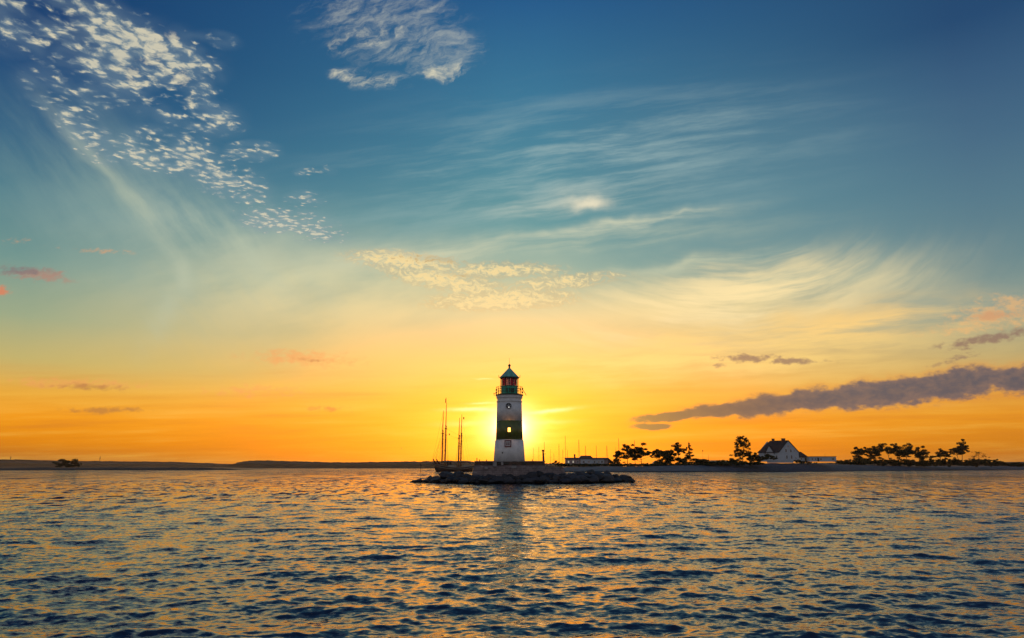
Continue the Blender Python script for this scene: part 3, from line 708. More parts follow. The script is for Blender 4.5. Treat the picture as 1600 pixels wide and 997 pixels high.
MB().box((wx, wy - 0.05, zw), (0.60, 0.05, 0.06)).box((wx + 0.02, wy - 0.05, zw), (0.05, 0.052, 0.6)).build('glazing_bar', M['white2'], w1)
MB().box((wx + 0.05, wy - 0.10, zw - 0.22), (0.16, 0.12, 0.13)).build('pane_glint', mat('glint_white', (0.8, 0.8, 0.8), 0.3, emit=(1, 0.97, 0.9), estr=0.7), w1)  # glowing block imitates a white glint low in the round window
# window in the dark band; its panes glow in place of the sun behind
rad2 = r2 - (r2 - rb) * 0.5
wx, wy = on_tower(795.6, 672, rad2); zw = Z(672.6) - zt
glowm = mat('sun_glow_glass', (0.9, 0.7, 0.3), 0.3, emit=(1.0, 0.62, 0.16), estr=1.7)
lw = MB().box((wx, wy + 0.0, zw + 0.33), (0.50, 0.10, 0.06)).box((wx, wy, zw - 0.33), (0.50, 0.10, 0.06)).box((wx - 0.22, wy, zw), (0.06, 0.10, 0.60)).box((wx + 0.22, wy, zw), (0.06, 0.10, 0.60)).box((wx, wy - 0.01, zw - 0.04), (0.38, 0.10, 0.07)).build('band_window', M['green'], lh)
MB().box((wx, wy + 0.0, zw + 0.145), (0.375, 0.04, 0.295)).build('pane', glowm, lw)
MB().box((wx, wy + 0.0, zw - 0.185), (0.375, 0.04, 0.22)).build('pane', glowm, lw)
ll = bpy.data.lights.new('sunburst_fill', 'POINT'); lo = bpy.data.objects.new('sunburst_fill', ll); COL.objects.link(lo)  # added point light spreads a sunburst glow on the band; no lamp there
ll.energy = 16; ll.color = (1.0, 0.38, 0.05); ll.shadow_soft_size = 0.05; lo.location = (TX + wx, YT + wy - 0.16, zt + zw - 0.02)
# red framed window
wx, wy = on_tower(793.6, 694, r1 - 0.02); wy -= 0.06; zw = Z(694) - zt
s = W(10.3) / 2
sw_ = MB().box((wx, wy - 0.03, zw + s - 0.06), (2 * s, 0.16, 0.13)).box((wx, wy - 0.03, zw - s + 0.06), (2 * s, 0.16, 0.13)).box((wx - s + 0.065, wy - 0.03, zw), (0.13, 0.16, 2 * s - 0.25)).box((wx + s - 0.065, wy - 0.03, zw), (0.13, 0.16, 2 * s - 0.25)).build('square_window', M['redframe'], lh)
si = s - 0.14
MB().box((wx, wy - 0.03, zw + si - 0.05), (2 * si, 0.1, 0.09)).box((wx, wy - 0.03, zw - si + 0.05), (2 * si, 0.1, 0.09)).box((wx - si + 0.045, wy - 0.03, zw), (0.09, 0.1, 2 * si - .18)).box((wx + si - 0.045, wy - 0.03, zw), (0.09, 0.1, 2 * si - .18)).box((wx, wy - 0.03, zw), (0.08, 0.09, 2 * si - .18)).box((wx, wy - 0.03, zw + 0.10), (2 * si - .18, 0.085, 0.05)).build('sash', M['white'], sw_)
MB().box((wx, wy - 0.01, zw), (2 * si - 0.1, 0.03, 2 * si - 0.1)).build('pane', mat('reddish_glass', (0.24, 0.11, 0.12), 0.2), sw_)
wx, wy = on_tower(785.2, 708, r0 - 0.1); MB().box((wx, wy - 0.0, Z(708) - zt), (0.18, 0.14, 0.2)).build('wall_vent', M['iron'], lh)

# ------------------------------------------------------------------ islet rocks
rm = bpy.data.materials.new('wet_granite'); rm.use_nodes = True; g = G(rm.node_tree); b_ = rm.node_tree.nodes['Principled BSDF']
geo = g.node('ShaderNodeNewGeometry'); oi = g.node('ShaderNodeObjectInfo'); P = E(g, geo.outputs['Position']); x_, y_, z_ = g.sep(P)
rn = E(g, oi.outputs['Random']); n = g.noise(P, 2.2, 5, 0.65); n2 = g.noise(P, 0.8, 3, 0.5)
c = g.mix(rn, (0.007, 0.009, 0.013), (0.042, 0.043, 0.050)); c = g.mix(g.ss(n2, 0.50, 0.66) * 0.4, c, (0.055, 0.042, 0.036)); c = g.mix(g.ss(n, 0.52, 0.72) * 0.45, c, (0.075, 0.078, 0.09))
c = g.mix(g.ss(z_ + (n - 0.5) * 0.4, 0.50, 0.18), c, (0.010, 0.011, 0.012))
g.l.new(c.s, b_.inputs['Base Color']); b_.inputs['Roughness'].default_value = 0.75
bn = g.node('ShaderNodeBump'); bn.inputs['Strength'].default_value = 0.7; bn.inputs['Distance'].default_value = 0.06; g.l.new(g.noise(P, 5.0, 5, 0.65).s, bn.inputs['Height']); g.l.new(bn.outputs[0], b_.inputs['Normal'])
def rock_mesh(seed):
    bm = bmesh.new(); bmesh.ops.create_icosphere(bm, subdivisions=3, radius=0.5); rnd = random.Random(seed)
    planes = [(Vector((rnd.gauss(0, 1), rnd.gauss(0, 1), rnd.gauss(0, 1))).normalized(), rnd.uniform(0.30, 0.43)) for _ in range(11)]
    off = Vector((seed * 3.1, 0, 0))
    for v in bm.verts:
        for nrm, d in planes:
            q = v.co.dot(nrm)
            if q > d: v.co -= nrm * (q - d) * 0.92
        v.co *= 1 + 0.10 * mnoise.noise(v.co * 3 + off) + 0.05 * mnoise.noise(v.co * 8 + off)
    lo = [min(v.co[k] for v in bm.verts) for k in range(3)]; hi = [max(v.co[k] for v in bm.verts) for k in range(3)]
    for v in bm.verts: v.co = Vector([(v.co[k] - (lo[k] + hi[k]) / 2) / (hi[k] - lo[k]) for k in range(3)])
    me = bpy.data.meshes.new('boulder'); bm.to_mesh(me); bm.free(); me.materials.append(rm)
    me.polygons.foreach_set('use_smooth', [False] * len(me.polygons)); return me
RM = [rock_mesh(i) for i in range(12)]
rnd = random.Random(11)
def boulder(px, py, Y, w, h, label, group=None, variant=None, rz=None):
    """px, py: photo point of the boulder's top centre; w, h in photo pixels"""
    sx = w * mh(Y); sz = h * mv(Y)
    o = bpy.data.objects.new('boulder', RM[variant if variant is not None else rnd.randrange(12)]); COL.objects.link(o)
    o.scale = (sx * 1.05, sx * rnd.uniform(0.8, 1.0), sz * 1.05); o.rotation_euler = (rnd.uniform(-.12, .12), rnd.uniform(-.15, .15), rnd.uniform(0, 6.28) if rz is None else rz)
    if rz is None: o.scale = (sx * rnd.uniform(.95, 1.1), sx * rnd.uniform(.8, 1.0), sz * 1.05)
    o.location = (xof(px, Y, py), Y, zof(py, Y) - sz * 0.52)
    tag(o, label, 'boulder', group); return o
# individually recognisable ones
boulder(716, 736, 99.0, 19, 13, 'big smooth grey boulder humped on the left arm of the rocks', variant=1)
boulder(844, 735.5, 95.6, 17, 16, 'tall rounded dark boulder leaning on the plinth right corner', variant=3)
boulder(900.5, 744, 94.6, 12, 13, 'small pale pointed boulder low on the right side of the rocks', variant=5)
boulder(653, 748.6, 101.0, 16, 6, 'flat outermost boulder at the left tip of the rocks', variant=7)
boulder(987.5, 747.5, 101.0, 10, 8, 'outermost boulder at the right tip of the rocks', variant=4)
boulder(922, 733.5, 98, 16, 13, 'bluish squarish boulder highest on the right arm of the rocks', variant=8)
skyl = [(645, 752), (660, 747), (678, 743.5), (690, 741), (697, 737), (706, 738), (730, 739), (740, 740.5), (760, 740), (780, 741), (800, 740), (820, 741.5), (840, 739), (860, 737.5), (876, 738.5), (890, 738), (900, 736), (915, 735.5), (930, 735.5), (948, 736.5), (962, 739), (975, 743), (985, 747), (993, 752)]
def top_at(x): return float(np.interp(x, [p[0] for p in skyl], [p[1] for p in skyl]))
def front_Y(x): return 94.0 + max(0, abs(x - 812) - 90) ** 1.3 * 0.035
HEAP = []
for row, (f, yb) in enumerate(((0.0, 3.4), (0.36, 2.2), (0.72, 1.1))):
    x = 651 + row * 3
    while x < 988:
        w = rnd.uniform(15, 34) * (0.75 if row == 2 else 1.0)
        t = top_at(x); bot = 755.5 - 1.2 * abs(x - 815) / 170
        py = bot - (bot - t) * (1.0 - f * 0.85) if row else t + rnd.uniform(0, 2.0)
        py = t + (bot - t) * (0.02, 0.30, 0.58)[row] + rnd.uniform(-2.2, 1.8)
        if bot - py > 2.2:
            Yb = front_Y(x) + (2 - row) * 0.95 + rnd.uniform(-.2, .3)
            seg = 'left arm' if x < 738 else 'right arm' if x > 862 else 'front'
            txt = {'left arm': 'dark angular boulder piled in the low left arm of the rocks', 'right arm': 'dark angular boulder piled in the right arm of the rocks', 'front': 'dark wet boulder heaped at the foot of the lighthouse plinth'}[seg]
            HEAP.append((boulder(x + rnd.uniform(-1, 1), py, Yb, w, min(max(7, (bot - py) * 1.1), rnd.uniform(13, 21)), txt, {'left arm': 'boulders in the left arm of the islet', 'right arm': 'boulders in the right arm of the islet', 'front': 'boulders in front of the plinth'}[seg]), x, row))
        x += w * 0.66
def name_boulders():
    """give each boulder of the heap a label of its own: which row, below what, and which of its few neighbours"""
    spots = [(684, 'in the low left tail'), (738, 'left of the plinth below the schooners'), (770, 'below the plinth left part'), (796, 'below the tower left half'),
             (822, 'below the tower right half'), (853, 'below the signal post'), (884, 'in front of the brick quay'), (925, 'in front of the harbour building'), (962, 'below the harbour building end'), (1100, 'near the right rock tip')]
    cl = {}
    for o, x, row in HEAP:
        sp = next(t for lim, t in spots if x < lim); cl.setdefault((row, sp), []).append((x, o))
    words = {2: ['left one', 'right one'], 3: ['left one', 'middle one', 'right one']}
    nth = ['leftmost', 'second from left', 'third from left', 'fourth from left', 'fifth from left', 'sixth from left', 'seventh from left']
    for (row, sp), L in cl.items():
        L.sort(key=lambda t: t[0]); n = len(L)
        r = ('dark boulder on top of the heap', 'dark boulder half way up the heap', 'wet black boulder at the waterline')[row]
        for i, (x, o) in enumerate(L):
            w = '' if n == 1 else ', ' + (words[n][i] if n in words else 'rightmost' if i == n - 1 else nth[i])
            o['label'] = r + ' ' + sp + w
name_boulders()
# rubble core under the boulders
V = []; F = []; xs = [650 + i * 4 for i in range(85)]
for x in xs:
    t = top_at(x) + 3.2; Y = front_Y(x)
    zt_ = max(-0.1, zof(t, Y + 2))
    for dy_, z in ((0.1, -0.6), (0.6, 0.15), (2.0, zt_), (4.0, zt_), (6.5, -0.6)):
        V.append((xof(x, Y), Y + dy_ + rnd.uniform(-.15, .15), z + (rnd.uniform(-.12, .12) if z > 0 else 0)))
for i in range(len(xs) - 1):
    for j in range(4): F.append((i * 5 + j, (i + 1) * 5 + j, (i + 1) * 5 + j + 1, i * 5 + j + 1))
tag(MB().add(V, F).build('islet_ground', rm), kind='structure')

# ------------------------------------------------------------------ trees and shrubs
def leaf_cloud(blobs, size, per, rnd, flat=0.5):
    """many small leaf faces inside blobs = (cx, cy, cz, rx, ry, rz)"""
    V = []; F = []
    for (cx, cy, cz, rx, ry, rz) in blobs:
        n = int(per * 4.2 * max(0.25, (rx * rz)))
        sub = [(rnd.gauss(0, .55), rnd.gauss(0, .5), rnd.gauss(0, .45), rnd.uniform(.25, .6)) for _ in range(9)]
        for _ in range(n):
            s = rnd.choice(sub); q = Vector((rnd.gauss(0, 1), rnd.gauss(0, 1), rnd.gauss(0, 1))); q = q.normalized() * rnd.random() ** 0.4 * s[3]
            p = Vector((cx + (s[0] + q.x) * rx, cy + (s[1] + q.y) * ry, cz + (s[2] + q.z * 0.8) * rz))
            a = Vector((rnd.gauss(0, 1), rnd.gauss(0, 1), rnd.gauss(0, flat))).normalized(); b = a.cross(Vector((rnd.gauss(0, 1), rnd.gauss(0, 1), rnd.gauss(0, 1)))).normalized()
            k = size * rnd.uniform(0.5, 1.25); o = len(V)
            V += [tuple(p - a * k), tuple(p + b * k * 0.5), tuple(p + a * k), tuple(p - b * k * 0.5)]; F.append((o, o + 1, o + 2, o + 3))
    return MB().add(V, F)
def tree(name, label, Y, base, blobs, size=0.34, per=46, trunk=0.22, group=None, lean=0.0, m='needle', bare=False, seed=0, cat='tree', forks=0):
    """base = (photo x, photo y of the foot); blobs = (photo x, y, rx, ry)"""
    rnd = random.Random(seed * 7 + int(base[0])); bx, bz = xof(base[0], Y), zof(base[1], Y) - 0.8
    root = empty(name, (bx, Y, bz), label, cat, group)
    bl = []
    for (x, y, rx, ry) in blobs:
        bl.append((xof(x, Y) - bx, rnd.uniform(-.6, .6) * rx * mh(Y) * 0.6, zof(y, Y) - bz, rx * 1.28 * mh(Y), rx * 1.1 * mh(Y), ry * 1.45 * mv(Y)))
    top = max(bl, key=lambda b: b[2])
    tk = MB(); pts = []; n = 6
    for i in range(n + 1):
        t = i / n; pts.append(Vector((top[0] * (t ** 1.5) + math.sin(t * 5 + seed) * 0.18 * t, top[1] * t, (top[2] + top[5] * 0.3) * t)))
    tk.path(pts, trunk, trunk * 0.25, 7)
    for b in bl:
        zt2 = max(0.12, min(0.85, (b[2] * 0.62) / max(0.1, top[2]))); i = zt2 * n; i0 = int(i); p = pts[i0].lerp(pts[min(n, i0 + 1)], i - i0)
        mid = Vector((b[0] * 0.55 + p.x * 0.45, b[1] * 0.5, (b[2] + p.z) / 2 + 0.1)); end = Vector((b[0], b[1], b[2]))
        tk.path([p, mid, end], trunk * 0.5, trunk * 0.12, 5)
        for _ in range(6 if not bare else 16):
            e = Vector((b[0] + rnd.uniform(-.9, .9) * b[3], b[1] + rnd.uniform(-.9, .9) * b[4], b[2] + rnd.uniform(-.7, .9) * b[5]))
            s0 = mid.lerp(end, rnd.random()); tk.path([s0, s0.lerp(e, .5) + Vector((0, 0, .1)), e], trunk * 0.16, trunk * 0.06, 4)
    tk.build('trunk', M['bark'], root)
    if not bare or per: leaf_cloud(bl, size, per, rnd).build('crown', M[m], root)
    return root
YV = 385.0
pines = [
 ('small conifer between the harbour building and the first pine', (963.5, 727), [(963, 716, 3, 3), (963, 721, 5, 3), (967, 724, 6, 2), (963, 711.5, 1.6, 2)]),
 ('open layered pine with a peaked top, first of the row by the harbour', (980.5, 727), [(981, 700, 6, 4), (972, 708, 7, 4), (984, 706, 7, 4), (980, 713, 10, 3.5), (990, 711, 5, 3)]),
 ('broad dense pine with a long limb to the right', (1002.5, 728), [(1001, 701, 8, 5), (995, 708, 9, 5), (1008, 708, 8, 5), (1016, 707, 5, 2.5), (998, 714, 7, 3), (1021, 712, 4, 2), (992, 718, 4, 2)]),
 ('round bushy pine in the middle of the harbour row', (1035.5, 727), [(1030, 709, 8, 6), (1039, 708, 9, 6), (1035, 716, 9, 5), (1046, 714, 5, 5), (1034, 722, 7, 4), (1048, 721, 4, 4)]),
 ('ragged pine with a side tuft next to the pointed spruce', (1060.5, 727), [(1062, 697, 4, 4), (1059, 703, 7, 4), (1069, 703, 4, 3), (1057, 710, 6, 4), (1060, 717, 7, 4), (1064, 721, 5, 3)]),
]
for i, (lb, base, bl) in enumerate(pines): tree('pine_tree', lb, YV, base, bl, group='pines by the harbour', seed=i, size=0.36, per=52)
tree('spruce_tree', 'thin pointed spruce with a spreading foot right of the pines', YV, (1078.5, 727), [(1078.5, 696, 1.3, 3), (1078.5, 702, 2.6, 3), (1079, 708, 4, 2.6), (1078, 713, 6, 2.6), (1080, 718, 8.5, 2.8), (1076, 722, 8, 2.6), (1088, 719, 3, 2)], size=0.33, per=52, seed=9)
tree('birch_tree', 'tall two tiered loose tree left of the white house', YV, (1160.5, 725), [(1166, 685, 5.5, 3.5), (1160, 689, 7, 4.5), (1169, 692, 5, 4), (1157, 695, 6, 3), (1163, 698, 6, 3), (1152, 704, 5, 4), (1160, 709, 7, 4.5), (1169, 708, 5, 4), (1153, 712, 6, 3)], size=0.32, per=40, seed=12, m='leafy')
tree('elder_tree', 'low spreading tree against the left end of the white house', YV - 3, (1178, 724), [(1177, 712, 6, 5), (1183, 713, 5, 5), (1174, 717, 6, 4), (1181, 719, 6, 4)], size=0.32, per=50, seed=14, m='leafy')
YR = 545.0
rp_ = [
 ('leftmost dense pine of the grove on the right shore', (1343.5, 724), [(1345, 703, 6, 4), (1341, 709, 6, 4), (1348, 708, 6, 4), (1342, 715, 7, 4), (1353, 706, 3, 2)]),
 ('pine with a drooping crown, second from the left in the grove', (1366, 725), [(1368, 702, 7, 4), (1362, 707, 8, 4), (1370, 709, 7, 4), (1364, 714, 8, 4)]),
 ('high arching pine over a gap in the grove', (1391, 724), [(1386, 698, 7, 3.5), (1379, 702, 7, 3), (1393, 701, 7, 4), (1397, 706, 6, 3)]),
 ('dense upright pine in the middle of the grove', (1408, 725), [(1404, 699, 5, 4), (1404, 706, 9, 5), (1413, 704, 8, 5), (1410, 711, 8, 4)]),
 ('tallest right leaning pine in the middle of the grove', (1416, 725), [(1425, 699, 5, 4), (1420, 705, 7, 4), (1426, 706, 5, 3), (1415, 711, 6, 3)]),
 ('spiky pine at the right end of the dense grove', (1443.5, 725), [(1442, 704, 6, 4), (1437, 709, 6, 3.5), (1446, 710, 7, 3), (1442, 714, 6, 3)]),
 ('low wind bent pine reaching left beside the gap', (1470, 724), [(1458, 714, 5, 2), (1465, 712, 6, 2), (1472, 709, 5, 2.2)]),
 ('flat topped small pine before the leaning one', (1480, 724), [(1476, 707, 4, 3), (1484, 707, 5, 2.5), (1480, 712, 7, 2)]),
 ('bent pine with thin stems under the leaning crown', (1499, 723), [(1494, 702, 6, 3), (1500, 704, 7, 4), (1492, 707, 5, 2)]),
 ('leaning pine with the highest crown at the far right', (1504, 723), [(1509, 695, 5, 4), (1505, 699, 6, 4), (1511, 701, 4, 2.5), (1506, 708, 7, 2)]),
]
for i, (lb, base, bl) in enumerate(rp_): tree('pine_tree', lb, YR, base, bl, group='pines on the right shore', seed=20 + i, size=0.45, per=30, trunk=0.26)
tree('thorn_bush', 'bare branched thorn bush alone on the right dune', YR, (1531, 722), [(1525, 713, 5, 3), (1533, 708, 5, 4), (1540, 713, 5, 3)], bare=True, per=5, size=0.3, seed=40, trunk=0.2, cat='bush')
# shrubs
def shrub(label, Y, blobs, group=None, seed=0, m='leafy', per=60, size=0.34):
    rnd = random.Random(seed); x0, y0 = blobs[0][0], max(b[1] + b[3] for b in blobs)
    bx, bz = xof(x0, Y), zof(y0, Y) - 0.5
    o = leaf_cloud([(xof(x, Y) - bx, 0, zof(y, Y) - bz, rx * mh(Y), rx * mh(Y) * 0.7, ry * mv(Y)) for x, y, rx, ry in blobs], size, per, rnd, 0.8).build('shrub', M[m])
    o.location = (bx, Y, bz); tag(o, label, 'shrub', group)
shrub('dark domed shrub on the dune right of the spruce', 378, [(1100, 720, 9, 4), (1095, 723, 10, 4), (1106, 723, 9, 4)], seed=1, per=110)
shrub('low rough shrub left of the tall loose tree', 380, [(1144, 720, 7, 5), (1151, 721, 8, 5), (1139, 723, 6, 3)], seed=2)
shrub('spiky shrub growing in front of the white house wall', 378, [(1201, 713, 7, 4), (1208, 715, 6, 3), (1194, 717, 7, 4)], seed=3, per=90)
shrub('dark shrub below the right corner of the white house', 376, [(1246, 721, 6, 2.5), (1254, 722, 8, 2.5), (1264, 723, 6, 2)], seed=4)
shrub('small shrub heap beside the quay left of the harbour building', 372, [(869, 724, 4, 2.6), (874, 725.5, 5, 2), (868, 721.5, 1.5, 1.5)], seed=5)
shrub('shrub tucked under the second pine of the grove', 540, [(1352, 719, 7, 4), (1345, 721, 6, 4)], seed=6)
def undergrowth(pts, Y, seed, m='leafy'):
    rnd = random.Random(seed); bl = []
    for (xa, xb, yt, yb) in pts:
        x = xa
        while x < xb:
            w = rnd.uniform(3, 8); h = (yb - yt) * rnd.uniform(.55, 1.0) / 2; Yq = Y(x)
            bl.append((xof(x, Yq), Yq + rnd.uniform(-3, 3), zof(yb - h, Yq), w * mh(Yq), 2.5, h * mv(Yq) * 1.2)); x += w * 0.55
    tag(leaf_cloud(bl, 0.36, 60, rnd, 0.8).build('undergrowth', M[m]), 'dark low scrub along the top of the shore', 'undergrowth', kind='stuff')
undergrowth([(876, 965, 724.5, 728), (960, 1030, 724.5, 728.5), (1024, 1092, 723, 729), (1085, 1125, 724, 727), (1120, 1190, 721, 726)], lambda x: 376, 1)
undergrowth([(1310, 1345, 719, 725), (1340, 1400, 718, 726), (1395, 1440, 718, 727), (1435, 1500, 717, 727), (1495, 1570, 718.5, 727)], lambda x: 530 + (x - 1310) * 0.12, 2)
undergrowth([(1515, 1550, 717, 722), (1550, 1600, 722, 728), (1575, 1700, 723, 728)], lambda x: 590 + max(0, (x - 1550)) * 0.9, 3)
for lb, base, bl, s in (('left of two round trees on the low marsh spit', (97, 730), [(97, 723, 6, 4), (93, 726, 5, 3), (103, 722, 4, 3)], 50), ('right of two round trees on the low marsh spit', (117, 730), [(117, 722.5, 5, 4), (112, 727, 6, 3), (120, 726, 4, 4)], 51)):
    tree('round_tree', lb, 640, base, bl, size=0.45, per=22, seed=s, m='leafy', group='trees on the marsh spit')
shrub('low hedge between the two round trees on the spit', 640, [(105, 727, 7, 2.5), (110, 728, 7, 2)], seed=9, size=0.5)
# ------------------------------------------------------------------ white house
YH = 400.0
def X(x, Y=YH): return xof(x, Y)
def Zh(y, Y=YH): return zof(y, Y)
gz = Zh(719.5) - 0.6
hx = X(1218.5)
ho = empty('white_house', (hx, YH, gz), 'large white gabled house with a steep dark roof on the shore', 'house')
# local axes: the gable wall runs right (and slightly back), the long wall runs left and back
th1, th2 = R(18), R(128)
e1 = Vector((math.cos(th1), math.sin(th1), 0)); e2 = Vector((math.cos(th2), math.sin(th2), 0))
# lengths from the photograph
def solve(px_end, e):
    # distance along e from the near corner until it stands at photo x = px_end
    k = ray(px_end, 715); k = k[0] / k[1]
    return (k * YH - hx) / (e.x - k * e.y)
Lg = solve(1248.5, e1); e2 = Vector((-e1.y, e1.x, 0)) ; 
# long side: perpendicular to the gable
e2 = Vector((math.cos(R(108 + 30)), math.sin(R(108 + 30)), 0)); Ll = solve(1185.5, e2)
eav = Zh(706.3) - gz; rid = Zh(688.2) - gz
A = Vector((0, 0, 0)); B = e1 * Lg; C_ = B + e2 * Ll; D_ = e2 * Ll; up = Vector((0, 0, 1))
mid1, mid2 = B / 2, (C_ + D_) / 2
mb = MB(); mb.add([A, B, C_, D_, A + up * eav, B + up * eav, C_ + up * eav, D_ + up * eav, mid1 + up * (rid - .15), mid2 + up * (rid - .15)],
   [(0, 1, 5, 8, 4), (1, 2, 6, 5), (2, 3, 7, 9, 6), (3, 0, 4, 7), (0, 3, 2, 1)])
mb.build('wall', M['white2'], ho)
def slab_quad(a, b, c, d, t):
    n = (b - a).cross(d - a).normalized(); 
    if n.z < 0: n = -n
    return MB().add([a, b, c, d, a + n * t, b + n * t, c + n * t, d + n * t], [(0, 3, 2, 1), (4, 5, 6, 7), (0, 1, 5, 4), (1, 2, 6, 5), (2, 3, 7, 6), (3, 0, 4, 7)])
ov = 0.45; g1 = -e2 * ov; g2 = e2 * ov
sl1 = (A - mid1).normalized(); 
def eave(p, side):  # push out past the wall along the slope
    d = (p + up * eav) - ((mid1 if side[0] else mid2) + up * rid); return (p + up * eav) + d.normalized() * 0.55
RA, RB, RC, RD = eave(A, (1,)), eave(B, (1,)), eave(C_, (0,)), eave(D_, (0,))
R1, R2 = mid1 + up * rid + g1, mid2 + up * rid + g2
hip = (R2 - R1).normalized()
rf1 = slab_quad(RA + g1, R1, R2 - hip * 2.2, RD + g2, 0.16); 
rfo = rf1.build('roof', M['roof'], ho)
slab_quad(RB + g1, R1 + up * .012, R2 - hip * 2.2 + up * .012, RC + g2, 0.16).build('roof', M['roof'], ho)
MB().add([R2 - hip * 2.2 + up * .1, RD + g2 + up * .05, RC + g2 + up * .05, R2 - hip * 2.2, RD + g2, RC + g2], [(0, 1, 2), (3, 5, 4), (0, 3, 4, 1), (1, 4, 5, 2), (2, 5, 3, 0)]).build('roof_hip', M['roof'], ho)
for px_, w in ((1207.5, 1.3), (1224.5, 2.0)):
    k = (px_ - 1233) / (1196 - 1233); p = R1.lerp(R2, max(0.05, k)); 
    c = MB().box(p + up * 0.2, (w, 1.0, 1.9), rz=th1).box(p + up * 1.2, (w + .25, 1.2, .2), rz=th1).build('chimney', M['brickred'], rfo)
# dormer on the long side
dm = A + e2 * (Ll * 0.44); outd = Vector((-e2.y, e2.x, 0)); outd = outd if outd.y < 0 else -outd
dw = Ll * 0.20
p0, p1 = dm - e2 * dw, dm + e2 * dw; dt = Zh(696.5) - gz
fr = outd * 0.15
MB().add([p0 + up * (eav - .6) + fr, p1 + up * (eav - .6) + fr, dm + up * dt + fr, p0 + up * (eav - .6) - outd * 3, p1 + up * (eav - .6) - outd * 3, dm + up * dt - outd * 4.2], [(0, 1, 2), (3, 5, 4), (0, 3, 4, 1), (1, 4, 5, 2), (2, 5, 3, 0)]).build('dormer_gable', M['white2'], ho)
for q in (p0, p1):
    d = (q - dm); slab_quad(dm + d * 1.2 + up * (eav - .6 - (dt - eav) * .2) + fr * 3, dm + up * (dt + .05) + fr * 3, dm + up * (dt + .05) - outd * 4.2, dm + d * 1.2 + up * (eav - .6 - (dt - eav) * .2) - outd * 3, 0.14).build('dormer_roof', M['roof'], ho)
def wall_window(o, origin, e, nrm, d, z, w, h, frame=M['white'], pane=M['dkglass']):
    c = origin + e * d + up * z; rz = math.atan2(e.y, e.x)
    f = MB(); 
    for (sx, sz, ww, hh) in ((0, h / 2, w + .24, .12), (0, -h / 2, w + .3, .12), (-w / 2, 0, .12, h - .12), (w / 2, 0, .12, h - .12), (0, 0, .07, h - .12)):
        f.box(c + nrm * 0.05 + e * sx + up * sz, (ww, 0.12, hh), rz=rz)
    fo = f.build('window', frame, o); MB().box(c + nrm * 0.01, (w, 0.07, h), rz=rz).build('pane', pane, fo)
nG = Vector((e1.y, -e1.x, 0)); sc1 = Lg / 30.0
for (x, y, w, h) in ((1229.5, 704, 1.1, 1.9), (1236.8, 704.3, 1.1, 1.8), (1242, 704.6, .6, 1.2), (1230, 714.3, 1.1, 2.1), (1237.2, 714.2, 1.1, 2.1), (1243.6, 716, .7, 1.5)):
    wall_window(ho, A, e1, nG, (x - 1218.5) * sc1, Zh(y) - gz, w, h)
wall_window(ho, A, e1, nG, (1233.2 - 1218.5) * sc1, Zh(697.5) - gz, .9, 1.2, pane=M['redframe'])
wall_window(ho, A, e2, outd, Ll * 0.44, Zh(703.5) - gz, 1.0, 1.4)
for k in (.12, .3, .62, .8): wall_window(ho, A, e2, outd, Ll * k, Zh(714) - gz, 1.1, 1.7)
MB().box(A + e2 * Ll * .92 + up * 1.1 + outd * .04, (1.0, .12, 2.2), rz=math.atan2(e2.y, e2.x)).build('door', M['iron'], ho)
# lean-to annexe
an = empty('annexe', (X(1248.5, YH + 6), YH + 6, gz), 'small white annexe with a dark hipped roof right of the big house', 'annexe')
aw = X(1264, YH + 6) - X(1248.5, YH + 6); ah = Zh(714.8) - gz; at_ = Zh(705.4) - gz
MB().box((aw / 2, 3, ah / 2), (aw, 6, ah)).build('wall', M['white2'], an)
MB().add([(-.3, -.4, ah), (aw + .5, -.4, ah), (aw + .5, 6.4, ah), (-.3, 6.4, ah), (0, 2.6, at_), (aw * .48, 2.6, at_)], [(0, 3, 2, 1), (0, 1, 5, 4), (1, 2, 5), (2, 3, 4, 5), (3, 0, 4)]).build('roof', M['roof'], an)
wall_window(an, Vector((0, 0, 0)), Vector((1, 0, 0)), Vector((0, -1, 0)), aw * .28, 1.5, .9, 1.1)
MB().box((aw * .72, -.03, 1.0), (.9, .1, 2.0)).build('door', M['iron'], an)
# garden wall
gw = MB(); a, b2 = X(1199, 384), X(1240, 384); gw.box(((a + b2) / 2, 384, Zh(721.6, 384)), (b2 - a, .35, 1.15)).box(((a + b2) / 2, 384, Zh(721.6, 384) + .61), (b2 - a + .1, .5, .08))
tag(gw.build('garden_wall', M['white2']), 'long low white wall in front of the big white house', 'wall')
# flat shed
fs = empty('flat_building', (X(1266, 402), 402, gz), 'long low flat roofed white building right of the annexe', 'building')
fw = X(1307.5, 402) - X(1266, 402); fh = Zh(713.8, 402) - gz
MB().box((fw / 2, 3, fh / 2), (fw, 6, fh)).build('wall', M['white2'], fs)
MB().box((fw / 2, 3, fh + .12), (fw + .5, 6.6, .22)).build('flat_roof', M['roofb'], fs)
for k in (.10, .22, .42, .87): wall_window(fs, Vector((0, 0, 0)), Vector((1, 0, 0)), Vector((0, -1, 0)), fw * k, fh * .5, 1.5 if k > .8 else 1.0, 1.1)
MB().box((fw * .32, -.03, 1.05), (1.0, .1, 2.1)).build('door', M['iron'], fs)
MB().tube((fw * .68, 3, fh + .2), (fw * .68, 3, fh + 1.6), .06).build('vent_pipe', M['iron'], fs)

